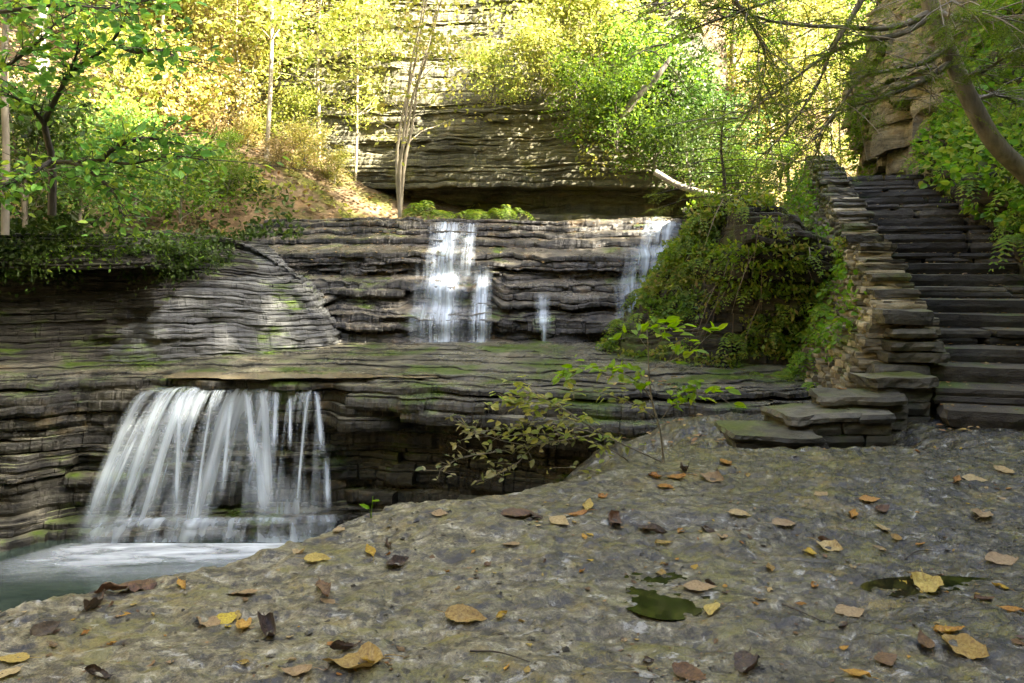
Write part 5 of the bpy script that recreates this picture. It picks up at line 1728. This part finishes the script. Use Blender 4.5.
BIG = [
    (209, 625, 40, 't', 'broad', 2.6, 'tan half of a leaf pair lying below the dark curled leaf at the left'),
    (227, 622, 34, 'y', 'flat', .5, 'bright yellow leaf touching the tan one in the left foreground'),
    (124, 592, 74, 'b', 'arch', .35, 'large brown arched leaf casting a dark hollow near the rim at the left'),
    (138, 577, 40, 'yt', 'curl', 1.0, 'ochre curled leaf on top of the large brown arched leaf'),
    (96, 606, 52, 'd', 'roll', .5, 'dark rolled leaf just left below the large arched brown leaf'),
    (46, 631, 40, 'd', 'flat2', .2, 'flat blackish leaf imprint at the far left of the ledge'),
    (30, 600, 16, 'o', 'cup', .8, 'small orange leaf at the rim next to the green pool'),
    (268, 634, 66, 'd', 'roll', .45, 'long dark rolled leaf right of the yellow and tan pair'),
    (243, 628, 40, 'o', 'cup', 1.3, 'orange-brown cupped leaf against the long dark rolled leaf'),
    (182, 587, 26, 'o', 'fold', -.5, 'folded orange-brown leaf standing right of the large arched brown leaf'),
    (223, 565, 26, 'o', 'curl', .5, 'orange curled leaf close to the rim below the pale sprig'),
    (241, 594, 38, 't', 'flat', -.4, 'pale tan leaf lying above the bright yellow leaf'),
    (298, 554, 28, 't', 'twist', 1.2, 'twisted tan leaf at the rim under the lower waterfall'),
    (318, 561, 32, 'yt', 'flat2', .2, 'flat pale ochre leaf right of the twisted tan leaf at the rim'),
    (285, 534, 24, 'd', 'cup', .4, 'dark crumpled leaf on the rim against the white water'),
    (320, 530, 28, 't', 'flat', .3, 'tan leaf at the rim just left of the bright toothed green leaf'),
    (338, 532, 24, 't', 'curl', 1.1, 'pale curled leaf below the bright toothed green leaf'),
    (370, 553, 26, 'y', 'cup', 1.9, 'vivid yellow cupped leaf alone below the green shoots'),
    (398, 565, 32, 'd', 'twist', .2, 'dark twisted leaf right of the vivid yellow cupped one'),
    (388, 547, 26, 'd', 'roll', .5, 'small dark rolled leaf behind the vivid yellow cupped one'),
    (324, 592, 50, 'b', 'fold', .55, 'long folded brown leaf in the middle of the left ledge'),
    (327, 603, 24, 't', 'flat', .5, 'small tan leaf under the long folded brown leaf'),
    (352, 664, 72, 'yt', 'broad', .15, 'big ochre leaf at the bottom edge of the photograph'),
    (372, 662, 44, 'y', 'cup', 1.5, 'yellow-edged leaf resting on the big ochre leaf at the bottom'),
    (296, 673, 42, 't', 'curl', -.1, 'pale tan leaf left of the big ochre leaf at the bottom'),
    (347, 650, 40, 'd', 'roll', .35, 'dark rolled leaf behind the big ochre leaf at the bottom'),
    (466, 618, 50, 'yt', 'flat2', -.1, 'flat mottled ochre leaf left of a small bright yellow one'),
    (502, 617, 22, 'y', 'fold', .4, 'small bright yellow leaf touching the mottled ochre one'),
    (487, 566, 18, 'b', 'cup', 1.3, 'small brown cupped leaf in the middle of the ledge'),
    (511, 545, 20, 't', 'flat', .2, 'small pale leaf on the light rim rock'),
    (440, 515, 20, 't', 'flat', .1, 'tan leaf near the rim left of the orange cluster'),
    (520, 516, 44, 'b', 'flat2', .2, 'brown leaf lying flat left of the orange cluster on the rim'),
    (535, 518, 24, 'd', 'cup', .7, 'dark leaf on the brown leaf by the orange cluster'),
    (575, 517, 34, 'o', 'curl', .4, 'orange leaf in front of its cluster on the rim'),
    (588, 508, 30, 'yt', 'cup', 1.0, 'ochre leaf in the middle of the rim cluster'),
    (602, 498, 24, 'o', 'cup', 1.6, 'orange leaf standing at the back right of the rim cluster'),
    (616, 521, 34, 'b', 'twist', .1, 'brown leaf right of the rim cluster'),
    (560, 522, 30, 't', 'flat', -.2, 'pale tan leaf below the rim cluster'),
    (656, 478, 28, 'o', 'cup', 1.7, 'orange leaf upright beside the foot of the young bush'),
    (675, 478, 28, 'o', 'curl', .4, 'rust-orange leaf right of the foot of the young bush'),
    (666, 488, 22, 'o', 'flat2', .9, 'orange leaf below the foot of the young bush'),
    (684, 470, 30, 'd', 'roll', .2, 'dark rolled leaf behind the orange leaves by the young bush'),
    (712, 480, 34, 't', 'twist', -.3, 'tan twisted leaf on the ledge right of the young bush'),
    (725, 462, 22, 'o', 'flat', .5, 'orange leaf below the lowest broad slab'),
    (664, 545, 22, 'yt', 'cup', .5, 'ochre cupped leaf above the middle puddle'),
    (652, 532, 40, 'd', 'fold', .1, 'slim dark leaf above the ochre cupped one'),
    (785, 525, 32, 't', 'flat2', -.2, 'tan leaf in the centre of the right ledge'),
    (811, 554, 24, 'y', 'cup', .4, 'yellow leaf of the pair in the right half of the ledge'),
    (829, 550, 36, 't', 'twist', -.15, 'tan leaf overlapping the yellow one in the right half'),
    (828, 544, 24, 'b', 'roll', .3, 'brown rolled leaf behind the yellow and tan pair'),
    (853, 515, 26, 'o', 'cup', .2, 'orange cupped leaf on the right ledge'),
    (883, 510, 22, 'b', 'curl', .6, 'brownish curled leaf right of the orange cupped one'),
    (882, 528, 26, 't', 'flat', -.1, 'pale leaf below the brownish curled one on the right'),
    (897, 540, 18, 'yt', 'curl', -.4, 'small ochre leaf below the pale leaf on the right'),
    (851, 613, 44, 't', 'flat', -.45, 'long pale tan leaf lying alone near the bottom right'),
    (928, 587, 50, 'yt', 'broad', -.5, 'large yellow-rimmed leaf with a dark middle at the right puddle'),
    (918, 577, 26, 'b', 'fold', -.6, 'brown folded leaf behind the large yellow-rimmed one'),
    (982, 515, 40, 't', 'flat2', -.15, 'pale yellowish leaf at the far right of the ledge'),
    (950, 634, 36, 'o', 'cup', 1.2, 'orange leaf standing up at the bottom right corner group'),
    (966, 651, 58, 'yt', 'broad', .1, 'broad ochre leaf lying under the orange one at the bottom right'),
    (925, 642, 30, 'b', 'curl', 1.4, 'brown curled leaf left of the broad ochre one at the bottom right'),
    (887, 663, 40, 'b', 'flat', .4, 'dull brown leaf left of the bottom right group'),
    (1003, 561, 44, 't', 'flat', .1, 'tan leaf cut by the right edge of the photograph'),
    (1010, 612, 30, 'o', 'cup', .3, 'orange leaf cut by the lower right edge'),
    (985, 600, 24, 'b', 'cup', 1.0, 'brown cupped leaf in the right puddle'),
    (1000, 588, 20, 'y', 'fold', .6, 'small yellow leaf beside the right puddle at the edge'),
    (975, 480, 28, 't', 'flat', -.2, 'tan leaf on the dark rock below the stairs at the right'),
    (957, 480, 20, 'o', 'cup', .4, 'orange leaf on the dark rock below the stairs'),
    (1005, 472, 30, 't', 'curl', -.3, 'pale leaf at the right edge below the stairs'),
    (770, 570, 22, 'yt', 'cup', .1, 'ochre leaf between the two puddles'),
    (712, 612, 34, 'yt', 'flat2', .1, 'flat ochre leaf just below the flat tan leaf by the middle puddle'),
    (700, 588, 40, 't', 'flat', .1, 'flat tan leaf right of the middle puddle'),
    (745, 668, 60, 'd', 'twist', .1, 'dark leaf at the bottom edge right of centre'),
    (855, 676, 36, 'o', 'cup', .4, 'orange leaf cut by the bottom edge on the right'),
    (690, 678, 50, 'b', 'curl', .2, 'brown leaf cut by the bottom edge in the centre'),
    (12, 660, 40, 'yt', 'flat', .4, 'ochre leaf at the bottom left corner'),
    (100, 677, 40, 'd', 'roll', -.4, 'dark rolled leaf cut by the bottom left edge'),
    (5, 676, 34, 't', 'flat', .2, 'tan leaf in the bottom left corner'),
    (822, 496, 24, 't', 'flat', .2, 'tan leaf behind the orange cupped one on the right ledge'),
    (740, 515, 26, 't', 'flat2', -.1, 'pale tan leaf left of the leaf in the centre of the right ledge'),
    (870, 500, 26, 'o', 'flat', .1, 'orange leaf lying behind the brownish curled one'),
]
for x, y, w_, k, sh, rz, lab in BIG:
    fallen(x, y, w_ * .90, k, sh, rz, lab)
rg = np.random.default_rng(31)
cls = {'y': 'small yellow fallen leaf scattered on the wet bedrock', 't': 'small tan fallen leaf scattered on the wet bedrock', 'o': 'small orange fallen leaf scattered on the wet bedrock', 'b': 'small brown fallen leaf scattered on the wet bedrock', 'd': 'small blackened fallen leaf scattered on the wet bedrock', 'yt': 'small ochre fallen leaf scattered on the wet bedrock'}
cnt = 0
clus = [(rg.uniform(60, 1024), 440 + 243 * rg.uniform(0, 1) ** 1.3) for _ in range(22)] + [(545, 515), (600, 512), (668, 478), (110, 600), (250, 630), (945, 640), (930, 590), (350, 660)]
while cnt < 212:
    if rg.random() < .72:
        c_ = clus[int(rg.integers(0, 30))]
        sc_ = (c_[1] - HY) / 330
        px, py = c_[0] + rg.normal() * 27 * sc_, c_[1] + rg.normal() * 9 * sc_
    else:
        py = 440 + 243 * rg.uniform(0, 1) ** 1.25
        px = rg.uniform(0, 1024)
    rim_y = np.interp(px, [0, 100, 250, 350, 490, 600, 720, 1024], [608, 585, 552, 520, 500, 470, 447, 440])
    if py < rim_y + 4 or py > 690 or px < -10 or px > 1034: continue
    k = rg.choice(['y', 't', 'o', 'b', 'd', 'yt'], p=[.12, .24, .20, .20, .10, .14])
    Y = CAMH * F_PX / (py - HY)
    fallen(px, py, rg.gamma(6, .0046) * F_PX / Y, k, rg.choice(list(LS)), rg.uniform(-3.1, 3.1), cls[k], group='small leaves scattered on the bedrock', lift=.001)
    cnt += 1
# crumbs of leaf and grit in the hollows
n = 5200
x = rg.uniform(-2.6, 4, n); y = 1.7 + 3.6 * rg.uniform(0, 1, n) ** 1.4
k = (y < yedge(x) - .05) & (fbm(x * 2.2, y * 2.2, o=3, seed=88) > .08)
b = Bag()
leaves(b, np.stack([x, y, gz(x, y) + .002], 1)[k], rg.gamma(2.5, .0045, k.sum()), rg, up=.85, kind=4, aspect=.5)
tag(b.build('leaf_litter', M['crumb']), kind='stuff')
# leaves on the slabs and steps
for px, py, Y, k, lab in [(905, 368, 6.3, 'o', 'orange leaf lying on a pier slab of the stone wall'), (842, 389, 6.05, 'o', 'orange leaf at the foot of the stone wall on the second slab'), (834, 405, 5.9, 't', 'small leaf on the left end of the middle slab')]:
    o = bpy.data.objects.new('fallen_leaf', LMESH[(k, 'curl')] if (k, 'curl') in LMESH else LMESH[(k, 'cup')])
    col.objects.link(o)
    o.location = at(px, py, Y); o.scale = (.09,) * 3; o.rotation_euler = (0, 0, px)
    tag(o, lab, 'leaf', 'fallen leaves on the bedrock')

# leaf crumbs on the treads
n = 900
d_ = rg.uniform(0, 7.6, n); w_ = rg.uniform(.05, 1.5, n) ** 1.0
w_ = np.where(rg.random(n) < .6, np.where(rg.random(n) < .5, rg.gamma(1.5, .09, n), 1.5 - rg.gamma(1.5, .09, n)), w_)
k_ = np.floor(d_ / TRD)
f_ = rg.beta(2.5, 1.0, n) * .92
d_ = (k_ + f_) * TRD
b = Bag()
leaves(b, np.stack([S0[0] + SD[0] * d_ + SN[0] * w_, S0[1] + SD[1] * d_ + SN[1] * w_, RISE * (k_ + 1) + .010], 1), rg.uniform(.015, .05, n), rg, up=.9, kind=6, aspect=.6)
tag(b.build('leaf_litter', M['litter']), kind='stuff')

# thin dead twigs on the rock
for i, (a, b_, lab) in enumerate([((470, 652), (530, 664), 'thin dead twig lying on the rock at the bottom centre'), ((905, 560), (935, 552), 'thin pale twig above the large yellow-rimmed leaf'), ((560, 478), (640, 492), 'dead twig lying along the rim behind the orange cluster'), ((782, 605), (820, 622), 'short twig left of the long pale tan leaf')]):
    A, B_ = on_ground(*a), on_ground(*b_)
    b = Bag()
    mid = (A + B_) / 2
    tube(b, [A - A + [0, 0, .004], (mid - A) * [1, 1, 0] + [0, .02, gz(mid[0], mid[1] + .02) - A[2] + .008], B_ - A + [0, 0, .006]], [.003, .0025, .0015], 5, 12)
    o = b.build('twig', M['bk_dark'], None, True)
    o.location = A
    tag(o, lab, 'twig')
# ------------------------------------------------------------------ light, sky, camera
SUN_AZ, SUN_EL = math.radians(-24), math.radians(41)        # from +X, a little behind the camera
sd = Vector((math.cos(SUN_AZ) * math.cos(SUN_EL), math.sin(SUN_AZ) * math.cos(SUN_EL), math.sin(SUN_EL)))
sl = bpy.data.lights.new('sun', 'SUN')
sl.energy = 5.0
sl.angle = math.radians(.53)
sl.color = (1.0, .93, .79)
so = bpy.data.objects.new('sun', sl)
col.objects.link(so)
so.rotation_euler = sd.to_track_quat('Z', 'Y').to_euler()
so.location = (20, -10, 25)
w = bpy.data.worlds.new('World')
scene.world = w
w.use_nodes = True
nt = w.node_tree
nt.nodes.clear()
sky = nt.nodes.new('ShaderNodeTexSky')
sky.sky_type = 'NISHITA'
sky.sun_disc = False
sky.sun_elevation = SUN_EL
sky.sun_rotation = math.atan2(sd.x, sd.y)
sky.air_density, sky.dust_density, sky.ozone_density = .8, 4.0, .5
bg = nt.nodes.new('ShaderNodeBackground')
bg.inputs['Strength'].default_value = .07
nt.links.new(sky.outputs[0], bg.inputs[0])
nt.links.new(bg.outputs[0], nt.nodes.new('ShaderNodeOutputWorld').inputs[0])
cam = bpy.data.cameras.new('camera')
cam.sensor_width = 36
cam.lens = 36 * F_PX / 1024
cam.shift_y = -(341.5 - HY) / 1024
cam.clip_start, cam.clip_end = .05, 500
co = bpy.data.objects.new('camera', cam)
col.objects.link(co)
co.location = (0, 0, CAMH)
co.rotation_euler = (math.pi / 2, 0, 0)
scene.camera = co
vs = scene.view_settings
vs.view_transform, vs.look, vs.gamma, vs.exposure = 'Standard', 'None', 1.0, EXPOSURE
vs.use_curve_mapping = False
vs.use_white_balance = True
vs.white_balance_temperature, vs.white_balance_tint = 6900, 10
scene.render.engine = 'CYCLES'
cy = scene.cycles
cy.use_denoising = True
cy.denoiser = 'OPENIMAGEDENOISE'
cy.denoising_input_passes = 'RGB_ALBEDO_NORMAL'
cy.denoising_prefilter = 'ACCURATE'
cy.max_bounces, cy.diffuse_bounces, cy.glossy_bounces, cy.transmission_bounces, cy.transparent_max_bounces = 6, 3, 2, 3, 16
cy.caustics_reflective = cy.caustics_refractive = False
cy.sample_clamp_indirect = 6
